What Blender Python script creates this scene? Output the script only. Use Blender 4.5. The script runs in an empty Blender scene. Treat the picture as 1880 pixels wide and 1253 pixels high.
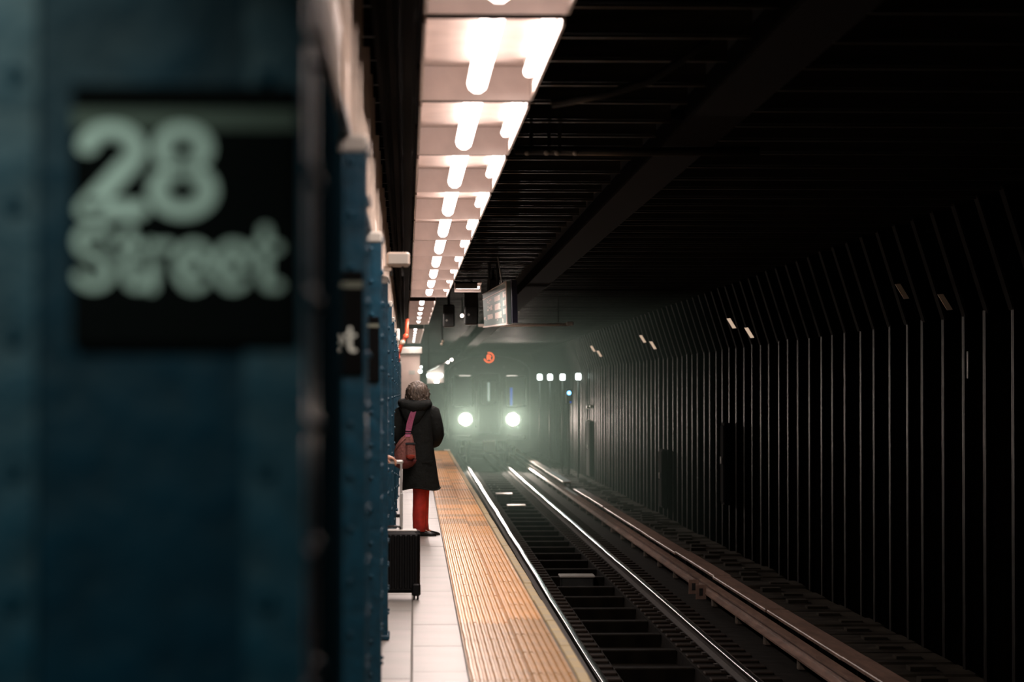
import bpy, bmesh, math, random
from mathutils import Vector, Matrix
random.seed(28)
SC = bpy.context.scene
COL = SC.collection
PI = math.pi

# ------------------------------------------------------------------ camera, world, exposure
cam_d = bpy.data.cameras.new('camera')
cam_d.sensor_width = 36.0
cam_d.lens = 95.74
cam_d.clip_end = 400
cam_d.clip_start = 0.05
cam = bpy.data.objects.new('camera', cam_d)
COL.objects.link(cam)
cam.location = (0, 0, 1.56)
cam.rotation_euler = Vector((0.039, 1.0, 0.0191)).to_track_quat('-Z', 'Y').to_euler()
cam_d.dof.use_dof = True
cam_d.dof.focus_distance = 29.0
cam_d.dof.aperture_fstop = 3.1
SC.camera = cam

w = bpy.data.worlds.new('tunnel_air')
SC.world = w
w.use_nodes = True
w.node_tree.nodes['Background'].inputs[0].default_value = (0.25, 0.6, 0.7, 1)
w.node_tree.nodes['Background'].inputs[1].default_value = 0.002

SC.view_settings.view_transform = 'Standard'
SC.view_settings.look = 'None'
SC.view_settings.gamma = 1.0
SC.view_settings.use_curve_mapping = False
SC.view_settings.exposure = 0.0
SC.cycles.use_denoising = True
SC.cycles.max_bounces = 6
SC.cycles.diffuse_bounces = 3
SC.cycles.glossy_bounces = 3
SC.cycles.volume_bounces = 1
SC.cycles.volume_step_rate = 4.0
SC.cycles.sample_clamp_indirect = 4.0

PLATFORM_LAMP_W = 17.0        # per 2.4 m tube
HEADLIGHT_W = 2200.0
HAZE = 0.0015

def lamp(name, kind, loc, power, color, parent=None, **kw):
    d = bpy.data.lights.new(name, kind)
    d.energy = power; d.color = color
    for k, v in kw.items(): setattr(d, k, v)
    o = bpy.data.objects.new(name, d); COL.objects.link(o)
    o.location = loc
    if parent: o.parent = parent
    return o

# added fill light behind the camera, aimed at the nearest column's sign
bl = lamp('sign_fill', 'AREA', (-1.0, -0.9, 3.1), 7.0, (0.72, 0.98, 0.88), shape='RECTANGLE', size=0.9, size_y=0.3, spread=math.radians(55))
bl.rotation_euler = (Vector((-0.30, 3.1, 2.15)) - bl.location).to_track_quat('-Z', 'Y').to_euler()

# ------------------------------------------------------------------ materials
def mat(name, base, rough=0.6, metal=0.0, noise=0.0, scale=8.0, bump=0.0, base2=None, emit=None, estr=0.0, stretch=(1,1,1), coat=0.0, spec=0.5):
    m = bpy.data.materials.new(name); m.use_nodes = True
    nt = m.node_tree; N = nt.nodes; L = nt.links
    b = N['Principled BSDF']
    b.inputs['Base Color'].default_value = (*base, 1)
    b.inputs['Roughness'].default_value = rough
    b.inputs['Metallic'].default_value = metal
    b.inputs['Specular IOR Level'].default_value = spec
    b.inputs['Coat Weight'].default_value = coat
    if noise or bump or base2:
        tc = N.new('ShaderNodeTexCoord'); mp = N.new('ShaderNodeMapping')
        mp.inputs['Scale'].default_value = stretch
        L.new(tc.outputs['Object'], mp.inputs[0])
        n = N.new('ShaderNodeTexNoise'); n.inputs['Scale'].default_value = scale
        n.inputs['Detail'].default_value = 5
        L.new(mp.outputs[0], n.inputs['Vector'])
        r = N.new('ShaderNodeValToRGB')
        r.color_ramp.elements[0].position = 0.35; r.color_ramp.elements[1].position = 0.68
        c2 = base2 if base2 else tuple(c*(1-noise) for c in base)
        r.color_ramp.elements[0].color = (*c2, 1); r.color_ramp.elements[1].color = (*base, 1)
        L.new(n.outputs['Fac'], r.inputs[0]); L.new(r.outputs[0], b.inputs['Base Color'])
        if bump:
            bp = N.new('ShaderNodeBump'); bp.inputs['Strength'].default_value = bump
            bp.inputs['Distance'].default_value = 0.02
            L.new(n.outputs['Fac'], bp.inputs['Height']); L.new(bp.outputs[0], b.inputs['Normal'])
    if emit:
        b.inputs['Emission Color'].default_value = (*emit, 1)
        b.inputs['Emission Strength'].default_value = estr
    return m

M = dict(
    blue=mat('blue_paint', (0.001, 0.030, 0.056), 0.42, noise=0.35, scale=14, bump=0.25, base2=(0.0008, 0.018, 0.034), spec=0.12),
    blue_edge=mat('worn_blue_paint', (0.002, 0.05, 0.088), 0.42, noise=0.4, scale=20, bump=0.2, spec=0.3),
    cream=mat('cream_paint', (0.80, 0.66, 0.55), 0.5, noise=0.5, scale=3, bump=0.2),
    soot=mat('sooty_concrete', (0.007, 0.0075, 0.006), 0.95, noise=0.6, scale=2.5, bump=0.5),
    sootsteel=mat('sooty_steel', (0.0042, 0.0032, 0.0020), 0.50, metal=0.0, noise=0.6, scale=6, bump=0.3, stretch=(4, 4, 0.6), spec=0.04),
    beamsteel=mat('sooty_beam_steel', (0.020, 0.019, 0.014), 0.45, metal=0.0, spec=0.3, noise=0.6, scale=5, bump=0.3, stretch=(0.6, 4, 4)),
    slab=mat('platform_slab', (0.305, 0.27, 0.248), 0.42, noise=0.12, scale=2.2, bump=0.05, stretch=(0.5, 1.0, 1), base2=(0.225, 0.225, 0.20)),
    joint=mat('dark_joint', (0.16, 0.15, 0.13), 0.9),
    tactile=mat('tactile_yellow', (0.84, 0.43, 0.14), 0.36, scale=2.6, bump=0.1, base2=(0.62, 0.34, 0.13), stretch=(1.2, 0.8, 1)),
    tactile2=mat('worn_tactile_yellow', (0.58, 0.31, 0.11), 0.36, scale=3.0, bump=0.1, base2=(0.38, 0.22, 0.09), stretch=(1.2, 1.2, 1)),
    rub=mat('rub_board_yellow', (0.42, 0.30, 0.10), 0.6, scale=5, bump=0.3, base2=(0.32, 0.26, 0.14)),
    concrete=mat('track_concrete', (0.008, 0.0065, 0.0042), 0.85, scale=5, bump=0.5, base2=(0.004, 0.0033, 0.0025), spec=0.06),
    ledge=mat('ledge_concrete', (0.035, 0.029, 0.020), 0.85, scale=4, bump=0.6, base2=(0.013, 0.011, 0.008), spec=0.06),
    wood=mat('tie_wood', (0.022, 0.015, 0.010), 0.75, spec=0.06, scale=9, bump=0.6, base2=(0.010, 0.007, 0.005), stretch=(0.5, 5, 5)),
    rail=mat('polished_rail', (0.75, 0.76, 0.78), 0.18, metal=1.0, noise=0.15, scale=3, bump=0.03, stretch=(6, 0.25, 1)),
    railside=mat('rusty_rail', (0.025, 0.018, 0.013), 0.7, metal=0.0, scale=14, bump=0.4, base2=(0.012, 0.009, 0.006)),
    cover=mat('cover_board', (0.36, 0.235, 0.18), 0.36, noise=0.5, scale=6, bump=0.2, stretch=(2, 0.3, 1)),
    insul=mat('insulator', (0.12, 0.10, 0.08), 0.4),
    black=mat('black_enamel', (0.004, 0.004, 0.004), 0.7, spec=0.04),
    dark=mat('dark_metal', (0.03, 0.032, 0.03), 0.5, metal=0.4, noise=0.4, scale=10),
    white=mat('white_enamel', (0.86, 0.90, 0.80), 0.5),
    stripe=mat('sign_stripe', (0.10, 0.11, 0.08), 0.6),
    fixture=mat('fixture_enamel', (0.70, 0.58, 0.53), 0.45, noise=0.2, scale=5),
    fixdark=mat('fixture_back', (0.04, 0.035, 0.03), 0.6),
    tube=mat('lit_tube', (1, 0.9, 0.88), 0.4, emit=(1.0, 0.84, 0.78), estr=6.0),
    kneesoot=mat('knee_soot', (0.006, 0.006, 0.005), 0.9, spec=0.1),
    blackmatte=mat('matte_black', (0.003, 0.003, 0.003), 0.95, spec=0.05),
    greylight=mat('grey_enamel', (0.42, 0.40, 0.36), 0.4),
    red=mat('red_paint', (0.85, 0.11, 0.045), 0.4, noise=0.3, scale=6),
    skin=mat('skin', (0.62, 0.33, 0.22), 0.5, noise=0.1, scale=20),
    coat=mat('black_coat', (0.0055, 0.0075, 0.0065), 0.85, spec=0.25, noise=0.5, scale=25, bump=0.5),
    coat2=mat('dark_jacket', (0.015, 0.02, 0.025), 0.8, noise=0.4, scale=25, bump=0.4),
    trouser=mat('red_trousers', (0.50, 0.025, 0.012), 0.75, noise=0.35, scale=18, bump=0.4),
    jeans=mat('dark_trousers', (0.015, 0.017, 0.022), 0.8, noise=0.3, scale=20, bump=0.3),
    shoe=mat('black_shoe', (0.01, 0.01, 0.01), 0.35),
    hair=mat('grey_brown_hair', (0.16, 0.12, 0.09), 0.5, noise=0.7, scale=18, bump=1.0, stretch=(3, 3, 0.7)),
    hairdark=mat('dark_hair', (0.03, 0.02, 0.015), 0.5, noise=0.5, scale=30, bump=0.8),
    strap=mat('magenta_strap', (0.30, 0.055, 0.13), 0.7, noise=0.3, scale=60),
    bag=mat('rose_brown_canvas', (0.24, 0.085, 0.07), 0.8, noise=0.35, scale=50, bump=0.4),
    bagred=mat('rust_red_canvas', (0.30, 0.03, 0.012), 0.8, noise=0.3, scale=40),
    bagdark=mat('maroon_canvas', (0.10, 0.012, 0.01), 0.8, noise=0.3, scale=40),
    case=mat('black_shell', (0.003, 0.0035, 0.004), 0.4, spec=0.15),
    alu=mat('aluminium', (0.62, 0.62, 0.60), 0.32, metal=0.85),
    steel=mat('train_stainless', (0.10, 0.105, 0.105), 0.45, metal=0.8, noise=0.2, scale=5, stretch=(6, 1, 0.5)),
    trainblack=mat('train_black_mask', (0.02, 0.022, 0.024), 0.25),
    glass=mat('train_glass', (0.02, 0.025, 0.03), 0.05, spec=0.8),
    head=mat('headlight_lens', (1, 1, 1), 0.3, emit=(1.0, 0.90, 0.80), estr=55.0),
    bullet=mat('orange_led', (1, 0.2, 0.05), 0.4, emit=(1.0, 0.13, 0.03), estr=1.5),
    bluelamp=mat('blue_signal_lens', (0.1, 0.4, 1), 0.3, emit=(0.12, 0.45, 1.0), estr=9.0),
    bluepanel=mat('blue_glow', (0.02, 0.08, 0.4), 0.4, emit=(0.02, 0.12, 0.8), estr=0.35),
    glassreflection=mat('window_reflection', (0.8, 0.9, 0.85), 0.4, emit=(0.70, 0.85, 0.78), estr=0.30),
    tunnellamp=mat('tunnel_lamp_glass', (1, 1, 1), 0.3, emit=(0.86, 1.0, 0.93), estr=5.0),
    plate=mat('reflective_plate', (0.8, 0.66, 0.5), 0.3, metal=0.3),
    gloss=mat('white_gloss', (0.9, 0.88, 0.85), 0.3),
    signface=mat('sign_grey_face', (0.20, 0.27, 0.26), 0.4),
    signprint=mat('sign_white_print', (0.80, 0.68, 0.62), 0.4),
    signside=mat('sign_dark_side', (0.01, 0.012, 0.03), 0.5),
    wallpanel=mat('beige_wall_panel', (0.60, 0.46, 0.40), 0.6, noise=0.12, scale=4),
    tilewall=mat('white_wall_tile', (0.45, 0.44, 0.40), 0.3, noise=0.2, scale=3),
    darkblue=mat('dark_blue_enamel', (0.003, 0.010, 0.014), 1.0, spec=0.0),
    brown=mat('brown_paint', (0.12, 0.07, 0.03), 0.6),
    glowplate=mat('glowing_plate', (0.6, 0.5, 0.4), 0.4, emit=(1.0, 0.72, 0.52), estr=0.55),
    palepipe=mat('pale_pipe', (0.92, 0.78, 0.68), 0.5),
    yellow=mat('yellow_paint', (0.45, 0.36, 0.06), 0.6),
)
# lit lamps spread their light through the lamp objects; keep the meshes out of the light sampler
for k in ('tube', 'head', 'bullet', 'bluelamp', 'bluepanel', 'glassreflection', 'tunnellamp'):
    M[k].cycles.emission_sampling = 'NONE'

# ------------------------------------------------------------------ mesh helper
class MB:
    def __init__(s): s.v = []; s.f = []
    def add(s, vs, fs):
        n = len(s.v); s.v += [tuple(v) for v in vs]; s.f += [tuple(i+n for i in f) for f in fs]; return s
    def box(s, x0, x1, y0, y1, z0, z1):
        return s.add([(x0,y0,z0),(x1,y0,z0),(x1,y1,z0),(x0,y1,z0),(x0,y0,z1),(x1,y0,z1),(x1,y1,z1),(x0,y1,z1)],
                     [(0,3,2,1),(4,5,6,7),(0,1,5,4),(1,2,6,5),(2,3,7,6),(3,0,4,7)])
    def bbox(s, x0, x1, y0, y1, z0, z1, b=0.01, axis='z'):
        """box with chamfered edges along one axis, ends chamfered too"""
        def ring(a0, a1, c0, c1, k):
            return [(a0+k,c0),(a1-k,c0),(a1,c0+k),(a1,c1-k),(a1-k,c1),(a0+k,c1),(a0,c1-k),(a0,c0+k)]
        lo = {'z':(z0,z1,x0,x1,y0,y1),'y':(y0,y1,x0,x1,z0,z1),'x':(x0,x1,y0,y1,z0,z1)}[axis]
        t0,t1,a0,a1,c0,c1 = lo
        rings = []
        for t, ins in ((t0,b),(t0+b,0),(t1-b,0),(t1,b)):
            rr = ring(a0+ins,a1-ins,c0+ins,c1-ins,b)
            for a,c in rr:
                rings.append({'z':(a,c,t),'y':(a,t,c),'x':(t,a,c)}[axis])
        f = [tuple(range(8))[::-1], tuple(range(24,32))]
        for r in range(3):
            for i in range(8):
                j=(i+1)%8
                f.append((r*8+i, r*8+j, (r+1)*8+j, (r+1)*8+i))
        return s.add(rings, f)
    def tube(s, pts, rad, seg=8, caps=True, flat=1.0):
        pts = [Vector(p) for p in pts]
        rads = rad if isinstance(rad, (list, tuple)) else [rad]*len(pts)
        vs = []; prev = None
        for i, p in enumerate(pts):
            t = (pts[min(i+1,len(pts)-1)] - pts[max(i-1,0)]).normalized()
            up = Vector((0,0,1)) if abs(t.z) < 0.95 else Vector((0,1,0))
            if prev is None: a = t.cross(up).normalized()
            else:
                a = (prev - t*prev.dot(t)); a = a.normalized() if a.length > 1e-6 else t.cross(up).normalized()
            prev = a; b = t.cross(a)
            for k in range(seg):
                an = 2*PI*k/seg
                vs.append(p + a*math.cos(an)*rads[i] + b*math.sin(an)*rads[i]*flat)
        f = []
        for i in range(len(pts)-1):
            for k in range(seg):
                j=(k+1)%seg
                f.append((i*seg+k, i*seg+j, (i+1)*seg+j, (i+1)*seg+k))
        if caps:
            f.append(tuple(range(seg))[::-1]); f.append(tuple(range((len(pts)-1)*seg, len(pts)*seg)))
        return s.add(vs, f)
    def cyl(s, p0, p1, r, seg=12): return s.tube([p0, p1], r, seg)
    def loft(s, secs, seg=24, cap=True, wob=0.0, folds=0, jag=0):
        """secs: (cx,cy,z,rx,ry[,pow]) stacked rings"""
        vs=[]; f=[]
        rnd = random.Random(5)
        for i, sc in enumerate(secs):
            cx,cy,z,rx,ry = sc[:5]
            for k in range(seg):
                an = 2*PI*k/seg
                w_ = 1 + wob*math.sin(folds*an + i*0.7) + wob*0.6*math.sin((folds+2)*an - i*1.3)
                vs.append((cx+rx*math.cos(an)*w_, cy+ry*math.sin(an)*w_, z + (jag*math.sin(3*an+1) if i == 0 else 0)))
        n=len(secs)
        for i in range(n-1):
            for k in range(seg):
                j=(k+1)%seg
                f.append((i*seg+k, i*seg+j, (i+1)*seg+j, (i+1)*seg+k))
        if cap:
            f.append(tuple(range(seg))[::-1]); f.append(tuple(range((n-1)*seg, n*seg)))
        return s.add(vs,f)
    def ball(s, c, r, seg=16, rings=10, sq=(1,1,1)):
        vs=[(c[0],c[1],c[2]-r*sq[2])]
        for i in range(1,rings):
            a=-PI/2+PI*i/rings
            for k in range(seg):
                b=2*PI*k/seg
                vs.append((c[0]+r*sq[0]*math.cos(a)*math.cos(b), c[1]+r*sq[1]*math.cos(a)*math.sin(b), c[2]+r*sq[2]*math.sin(a)))
        vs.append((c[0],c[1],c[2]+r*sq[2]))
        f=[]
        for k in range(seg): f.append((0, 1+(k+1)%seg, 1+k))
        for i in range(rings-2):
            for k in range(seg):
                j=(k+1)%seg; a=1+i*seg
                f.append((a+k,a+j,a+seg+j,a+seg+k))
        top=len(vs)-1; a=1+(rings-2)*seg
        for k in range(seg): f.append((a+k,a+(k+1)%seg,top))
        return s.add(vs,f)
    def prism(s, prof, y0, y1):
        """profile [(x,z)] extruded along y"""
        n=len(prof)
        vs=[(x,y0,z) for x,z in prof]+[(x,y1,z) for x,z in prof]
        f=[tuple(range(n)), tuple(range(n,2*n))[::-1]]
        for i in range(n):
            j=(i+1)%n; f.append((i,i+n,j+n,j))
        return s.add(vs,f)
    def mesh(s, name, m, smooth=False):
        me = bpy.data.meshes.new(name); me.from_pydata(s.v, [], s.f); me.update()
        bm = bmesh.new(); bm.from_mesh(me); bmesh.ops.recalc_face_normals(bm, faces=bm.faces); bm.to_mesh(me); bm.free()
        if smooth:
            me.polygons.foreach_set('use_smooth', [True]*len(me.polygons))
        me.materials.append(m)
        return me
    def obj(s, name, m, parent=None, smooth=False, loc=None):
        o = bpy.data.objects.new(name, s.mesh(name, m, smooth)); COL.objects.link(o)
        if parent: o.parent = parent
        if loc: o.location = loc
        return o

def put(name, me, parent=None, loc=(0,0,0), rz=0.0):
    o = bpy.data.objects.new(name, me); COL.objects.link(o); o.location = loc; o.rotation_euler.z = rz
    if parent: o.parent = parent
    return o
def empty(name, loc=(0,0,0), rz=0.0):
    o = bpy.data.objects.new(name, None); COL.objects.link(o); o.location = loc; o.rotation_euler.z = rz
    o.empty_display_size = 0.1
    return o
def tag(o, label=None, cat=None, group=None, kind=None):
    if label: o['label'] = label
    if cat: o['category'] = cat
    if group: o['group'] = group
    if kind: o['kind'] = kind
    return o
def copy_tree(o, parent=None):
    c = o.copy(); COL.objects.link(c); c.parent = parent
    for ch in list(o.children): copy_tree(ch, c)
    return c
ORD = ['first','second','third','fourth','fifth','sixth','seventh','eighth','ninth','tenth','eleventh','twelfth','thirteenth','fourteenth','fifteenth','sixteenth','seventeenth','eighteenth','nineteenth','twentieth','twenty-first','twenty-second']

TR = -0.0058      # the track runs a touch away from the column row
PR = -0.0032      # so does the platform edge
def tp(x, y, z, a=TR):
    return (x*math.cos(a) - y*math.sin(a), x*math.sin(a) + y*math.cos(a), z)

# ------------------------------------------------------------------ structure: platform
Y0, Y1 = 4.0, 73.6
EDGE = 0.955
fl = empty('floor'); tag(fl, kind='structure')
MB().box(-6.0, -0.60, -12, Y1, -0.30, 0.0).obj('floor_slab', M['slab'], fl)
e2 = empty('platform', rz=PR); tag(e2, 'concrete platform body with a black face dropping to the track bed', kind='structure')
MB().box(-5.9, EDGE, -12, Y1, -1.45, -0.012).obj('platform_body', M['joint'], e2)
MB().box(-0.62, 0.300, -12, 5.0, -0.012, 0.0).obj('near_slab', M['slab'], e2)
# slabs of the floor, laid in rows with open joints
TL = 1.55
tile_me = {}
for wdt in (0.30, 0.315):
    tile_me[wdt] = MB().bbox(0.004, wdt-0.004, 0.006, TL-0.006, -0.02, 0.0, 0.003).mesh('floor_tile', M['slab'])
k = 0
for ci, (x0, wdt, off) in enumerate(((-0.015, 0.315, 0.42), (-0.315, 0.30, 0.05), (-0.615, 0.30, 0.8))):
    y = 5.0 + off - 1.0
    while y < Y1-1.5:
        o = put('floor_tile', tile_me[wdt], e2, (x0, y, random.uniform(-0.0015, 0.0012)))
        y += TL
# tactile strip panels : two rows
ts = empty('tactile_strip', rz=PR)
tag(ts, 'yellow ribbed tactile warning strip along the platform edge', 'tactile strip')
def tactile_mesh(wd, L, n, gap, m, name='tactile_panel', steps=6, bumpy=0.0015):
    b = MB()
    b.box(0.002, wd-0.002, 0.004, L-0.004, -0.012, 0.004)
    p = wd/n
    for i in range(n):
        cx = p*(i+0.5); h = 0.0145; r = p*0.36
        segs = []
        for q in range(steps+1):
            yy = gap + (L-2*gap)*q/steps
            hz = h + random.uniform(-bumpy, bumpy)
            dx = random.uniform(-0.0015, 0.0015)
            segs += [(cx-r+dx,yy,0.004),(cx-r*0.45+dx,yy,hz),(cx+r*0.45+dx,yy,hz),(cx+r+dx,yy,0.004)]
        f=[(0,1,2,3)]
        for q in range(steps):
            a=q*4
            for t in range(3): f.append((a+t,a+t+1,a+t+5,a+t+4))
        f.append(tuple(steps*4+t for t in (3,2,1,0)))
        b.add(segs,f)
    return b.mesh(name, m)
def dome_mesh(wd, L, n, m):
    b = MB(); b.box(0.002, wd-0.002, 0.004, L-0.004, -0.012, 0.004)
    p = wd/n; ny = int(round(L/0.078)); py = L/ny
    for i in range(n):
        for j in range(ny):
            cx=p*(i+0.5); cy=py*(j+0.5); vs=[]
            for (r,z) in ((0.40,0.003),(0.24,0.012)):
                for q in range(6):
                    vs.append((cx+p*r*math.cos(q*PI/3), cy+py*r*math.sin(q*PI/3)*1.1, z))
            f=[(6,7,8,9,10,11)]+[(q,(q+1)%6,6+(q+1)%6,6+q) for q in range(6)]
            b.add(vs,f)
    return b.mesh('tactile_panel', m)
SEAM = 0.302
W1, W2 = 0.335, 0.245
near = [[tactile_mesh(W1, 1.22, 8, 0.012, M['tactile']), tactile_mesh(W2, 1.22, 6, 0.012, M['tactile'])],
        [tactile_mesh(W1, 1.22, 8, 0.012, M['tactile2']), tactile_mesh(W2, 1.22, 6, 0.012, M['tactile2'])]]
far = [[dome_mesh(W1, 0.61, 8, M['tactile']), dome_mesh(W2, 0.61, 6, M['tactile'])],
       [dome_mesh(W1, 0.61, 8, M['tactile2']), dome_mesh(W2, 0.61, 6, M['tactile2'])]]
y = 4.0
while y < 29.4:
    worn = 1 if (y < 18.3) else 0
    for r in (0,1):
        put('tactile_panel', near[worn][r], ts, (SEAM + (W1 if r else 0), y+(0.35 if r else 0)-0.3, random.uniform(0,0.002)))
    y += 1.22
y = 29.3
while y < Y1-0.6:
    for r in (0,1):
        worn = 1 if random.random() < 0.25 else 0
        put('tactile_panel', far[worn][r], ts, (SEAM + (W1 if r else 0), y, random.uniform(0,0.002)))
    y += 0.61
rb = empty('rub_board', rz=PR); tag(rb, 'worn yellow rub board along the lip of the platform edge', 'edge board')
rbm = MB().bbox(SEAM+W1+W2+0.012, EDGE+0.005, 0.005, 1.815, -0.09, 0.004, 0.006, 'y').mesh('board', M['rub'])
y = 4.0
while y < Y1-1.5:
    put('board', rbm, rb, (random.uniform(-0.004,0.004), y, random.uniform(-0.003,0.003))); y += 1.83
# white end post at the far tip of the platform
MB().bbox(0.80, EDGE, Y1-0.3, Y1, -0.05, 0.035, 0.01).obj('end_kerb', M['white'], e2)
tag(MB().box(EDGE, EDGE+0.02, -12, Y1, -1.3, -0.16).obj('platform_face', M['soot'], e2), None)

# ------------------------------------------------------------------ structure: track tunnel
CX = 2.40
tb = empty('track_bed', rz=TR); tag(tb, 'sooty concrete track bed with a sunken centre trough', kind='structure')
b = MB()
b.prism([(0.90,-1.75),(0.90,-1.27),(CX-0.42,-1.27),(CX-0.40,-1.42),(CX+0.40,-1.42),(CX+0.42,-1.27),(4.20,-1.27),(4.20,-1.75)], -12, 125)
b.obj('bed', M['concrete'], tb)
sm = MB()
y = 20.0; 
cross = MB().bbox(CX-0.415, CX+0.415, -0.12, 0.12, -1.45, -1.275, 0.012, 'x').mesh('cross_block', M['concrete'])
while y < 99: 
    put('cross_block', cross, tb, (0, y+random.uniform(-0.15,0.15), 0)); y += 2.0
tie_l = MB().bbox(CX-0.7175-0.36, CX-0.7175+0.28, -0.115, 0.115, -1.33, -1.245, 0.012, 'x').mesh('tie', M['wood'])
tie_r = MB().bbox(CX+0.7175-0.28, CX+0.7175+0.42, -0.115, 0.115, -1.33, -1.245, 0.012, 'x').mesh('tie', M['wood'])
chair_l = MB().bbox(-0.12, 0.12, -0.07, 0.07, -1.25, -1.225, 0.006).mesh('tie_plate', M['railside'])
y = 17.0; ntie = 0
while ntie < 145:
    put('tie', tie_l, tb, (0, y, 0)); put('tie', tie_r, tb, (0, y, 0)); 
    ntie += 1; y += 0.61
bl_ = MB()
for i in range(145):
    for s in (-1, 1):
        bl_.box(CX+s*0.7175-0.11, CX+s*0.7175+0.11, 17+i*0.61-0.06, 17+i*0.61+0.06, -1.25, -1.225)
tag(bl_.obj('tie_plates', M['railside'], tb), kind='stuff')
for s, lab in ((-1, 'shiny left running rail, beside the platform edge'), (1, 'shiny right running rail, on the third rail side')):
    r = empty('running_rail', rz=TR); tag(r, lab, 'rail', 'running rails')
    x = CX + s*0.7175
    MB().prism([(x-0.07,-1.228),(x-0.07,-1.215),(x-0.012,-1.20),(x-0.010,-1.135),(x-0.034,-1.125),(x-0.036,-1.108),(x+0.036,-1.108),(x+0.034,-1.125),(x+0.010,-1.135),(x+0.012,-1.20),(x+0.07,-1.215),(x+0.07,-1.228)], -8, 124).obj('rail_web', M['railside'], r)
    # the polished head : many short lengths with tiny waves so that the highlight wanders as on worn rail
    vs=[]; fs=[]; n=330
    for i in range(n+1):
        yy=-8+132*i/n
        wz = 0.0012*math.sin(yy*0.9+s)+0.0008*math.sin(yy*2.3)
        wx = 0.004*math.sin(yy*0.35+s)+0.003*math.sin(yy*0.83)
        for (dx,dz) in ((-0.036,-1.108),(-0.033,-1.100),(-0.020,-1.0955),(0.0,-1.094),(0.020,-1.0955),(0.033,-1.100),(0.036,-1.108)):
            vs.append((x+dx+wx,yy,dz+wz))
    for i in range(n):
        for k in range(6): fs.append((i*7+k,i*7+k+1,i*7+k+8,i*7+k+7))
    MB().add(vs,fs).obj('rail_head', M['rail'], r, smooth=True)
# track hardware between the rails
def track_box(x, y, wd, ln, h, label, zbase=-1.42):
    t = empty('track_box', tp(x, y, zbase), TR); tag(t, label, 'track box')
    MB().bbox(-wd/2, wd/2, -ln/2, ln/2, 0, h, 0.015).obj('housing', M['dark'], t)
    MB().bbox(-wd/2-0.02, wd/2+0.02, -ln/2-0.02, ln/2+0.02, h, h+0.03, 0.008).obj('lid', M['greylight'], t)
    return t
track_box(2.18, 72.0, 0.40, 0.6, 0.30, 'small steel box between the rails, farther of the two near the train')
track_box(2.33, 67.0, 0.42, 0.6, 0.20, 'small steel box between the rails, nearer of the two near the train')
track_box(2.38, 41.8, 0.50, 0.5, 0.16, 'low dark box between the rails beside the middle of the platform')
for q, (x, y0, y1) in enumerate(((1.95, 74, 86), (2.12, 75, 88), (2.32, 73, 86))):
    t = empty('trough_cable', (0,0,0), TR)
    tag(t, ['pale cable in the trough in front of the train, nearest the platform', 'pale cable in the trough in front of the train, middle of three', 'pale cable in the trough in front of the train, farthest from the platform'][q], 'cable', 'cables in the trough')
    MB().tube([(x+0.03*math.sin(i*1.3), y0+(y1-y0)*i/8, -1.36) for i in range(9)], 0.035, 6).obj('cable', M['greylight'], t, True)
# third rail
tr = empty('third_rail', rz=TR); tag(tr, 'third rail under a pale wooden cover board, on the far side of the track', 'third rail')
X3 = 3.90
MB().prism([(X3-0.09,-1.15),(X3-0.09,-1.13),(X3-0.02,-1.11),(X3-0.02,-1.05),(X3-0.05,-1.04),(X3-0.05,-1.01),(X3+0.05,-1.01),(X3+0.05,-1.04),(X3+0.02,-1.05),(X3+0.02,-1.11),(X3+0.09,-1.13),(X3+0.09,-1.15)], -8, 124).obj('contact_rail', M['cover'], tr)
cb = MB().bbox(X3-0.04, X3+0.20, 0.01, 5.48, -0.905, -0.865, 0.008, 'y').mesh('cover_board', M['cover'])
y = -8
i = 0
while y < 120:
    if i != 14: put('cover_board', cb, tr, (random.uniform(-0.01,0.01), y, random.uniform(-0.008,0.008)))
    i += 1; y += 5.5
ins = MB().bbox(X3-0.07, X3+0.07, -0.07, 0.07, -1.27, -1.15, 0.015).mesh('insulator', M['insul'])
arm = MB(); arm.box(X3+0.15, X3+0.19, -0.03, 0.03, -1.27, -0.90); arm.box(X3-0.02, X3+0.19, -0.03, 0.03, -0.925, -0.90)
arm = arm.mesh('bracket', M['dark'])
y = 14
while y < 110:
    put('insulator', ins, tr, (0, y, 0)); put('bracket', arm, tr, (0, y+0.3, 0)); y += 2.74
for q, yy in enumerate((37.6, 36.6)):
    t = empty('rail_tag', tp(X3-0.12, yy, -1.22), TR); tag(t, ('pair of small pale tags hanging on the third rail, the farther one', 'pair of small pale tags hanging on the third rail, the nearer one')[q], 'tag', 'third rail tags')
    MB().bbox(-0.09, 0.05, -0.01, 0.01, 0.0, 0.20, 0.004).obj('plate', M['cover'], t)
    MB().box(-0.045, 0.005, -0.014, -0.010, 0.05, 0.15).obj('mark', M['dark'], t)
# ledge
lg = empty('trim_1', rz=TR); tag(lg, kind='structure')
blk = []
for q in range(4):
    m_ = MB()
    m_.bbox(4.22, 5.30, 0.01, 1.04-0.05, -1.5, -1.13+0.012*q, 0.03)
    m_.box(4.6+0.08*q, 4.85+0.08*q, 0.3, 0.55, -1.14, -1.075)
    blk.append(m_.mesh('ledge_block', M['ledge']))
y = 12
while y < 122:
    put('ledge_block', random.choice(blk), lg, (random.uniform(-0.02,0.02), y, 0)); y += 1.06
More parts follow.
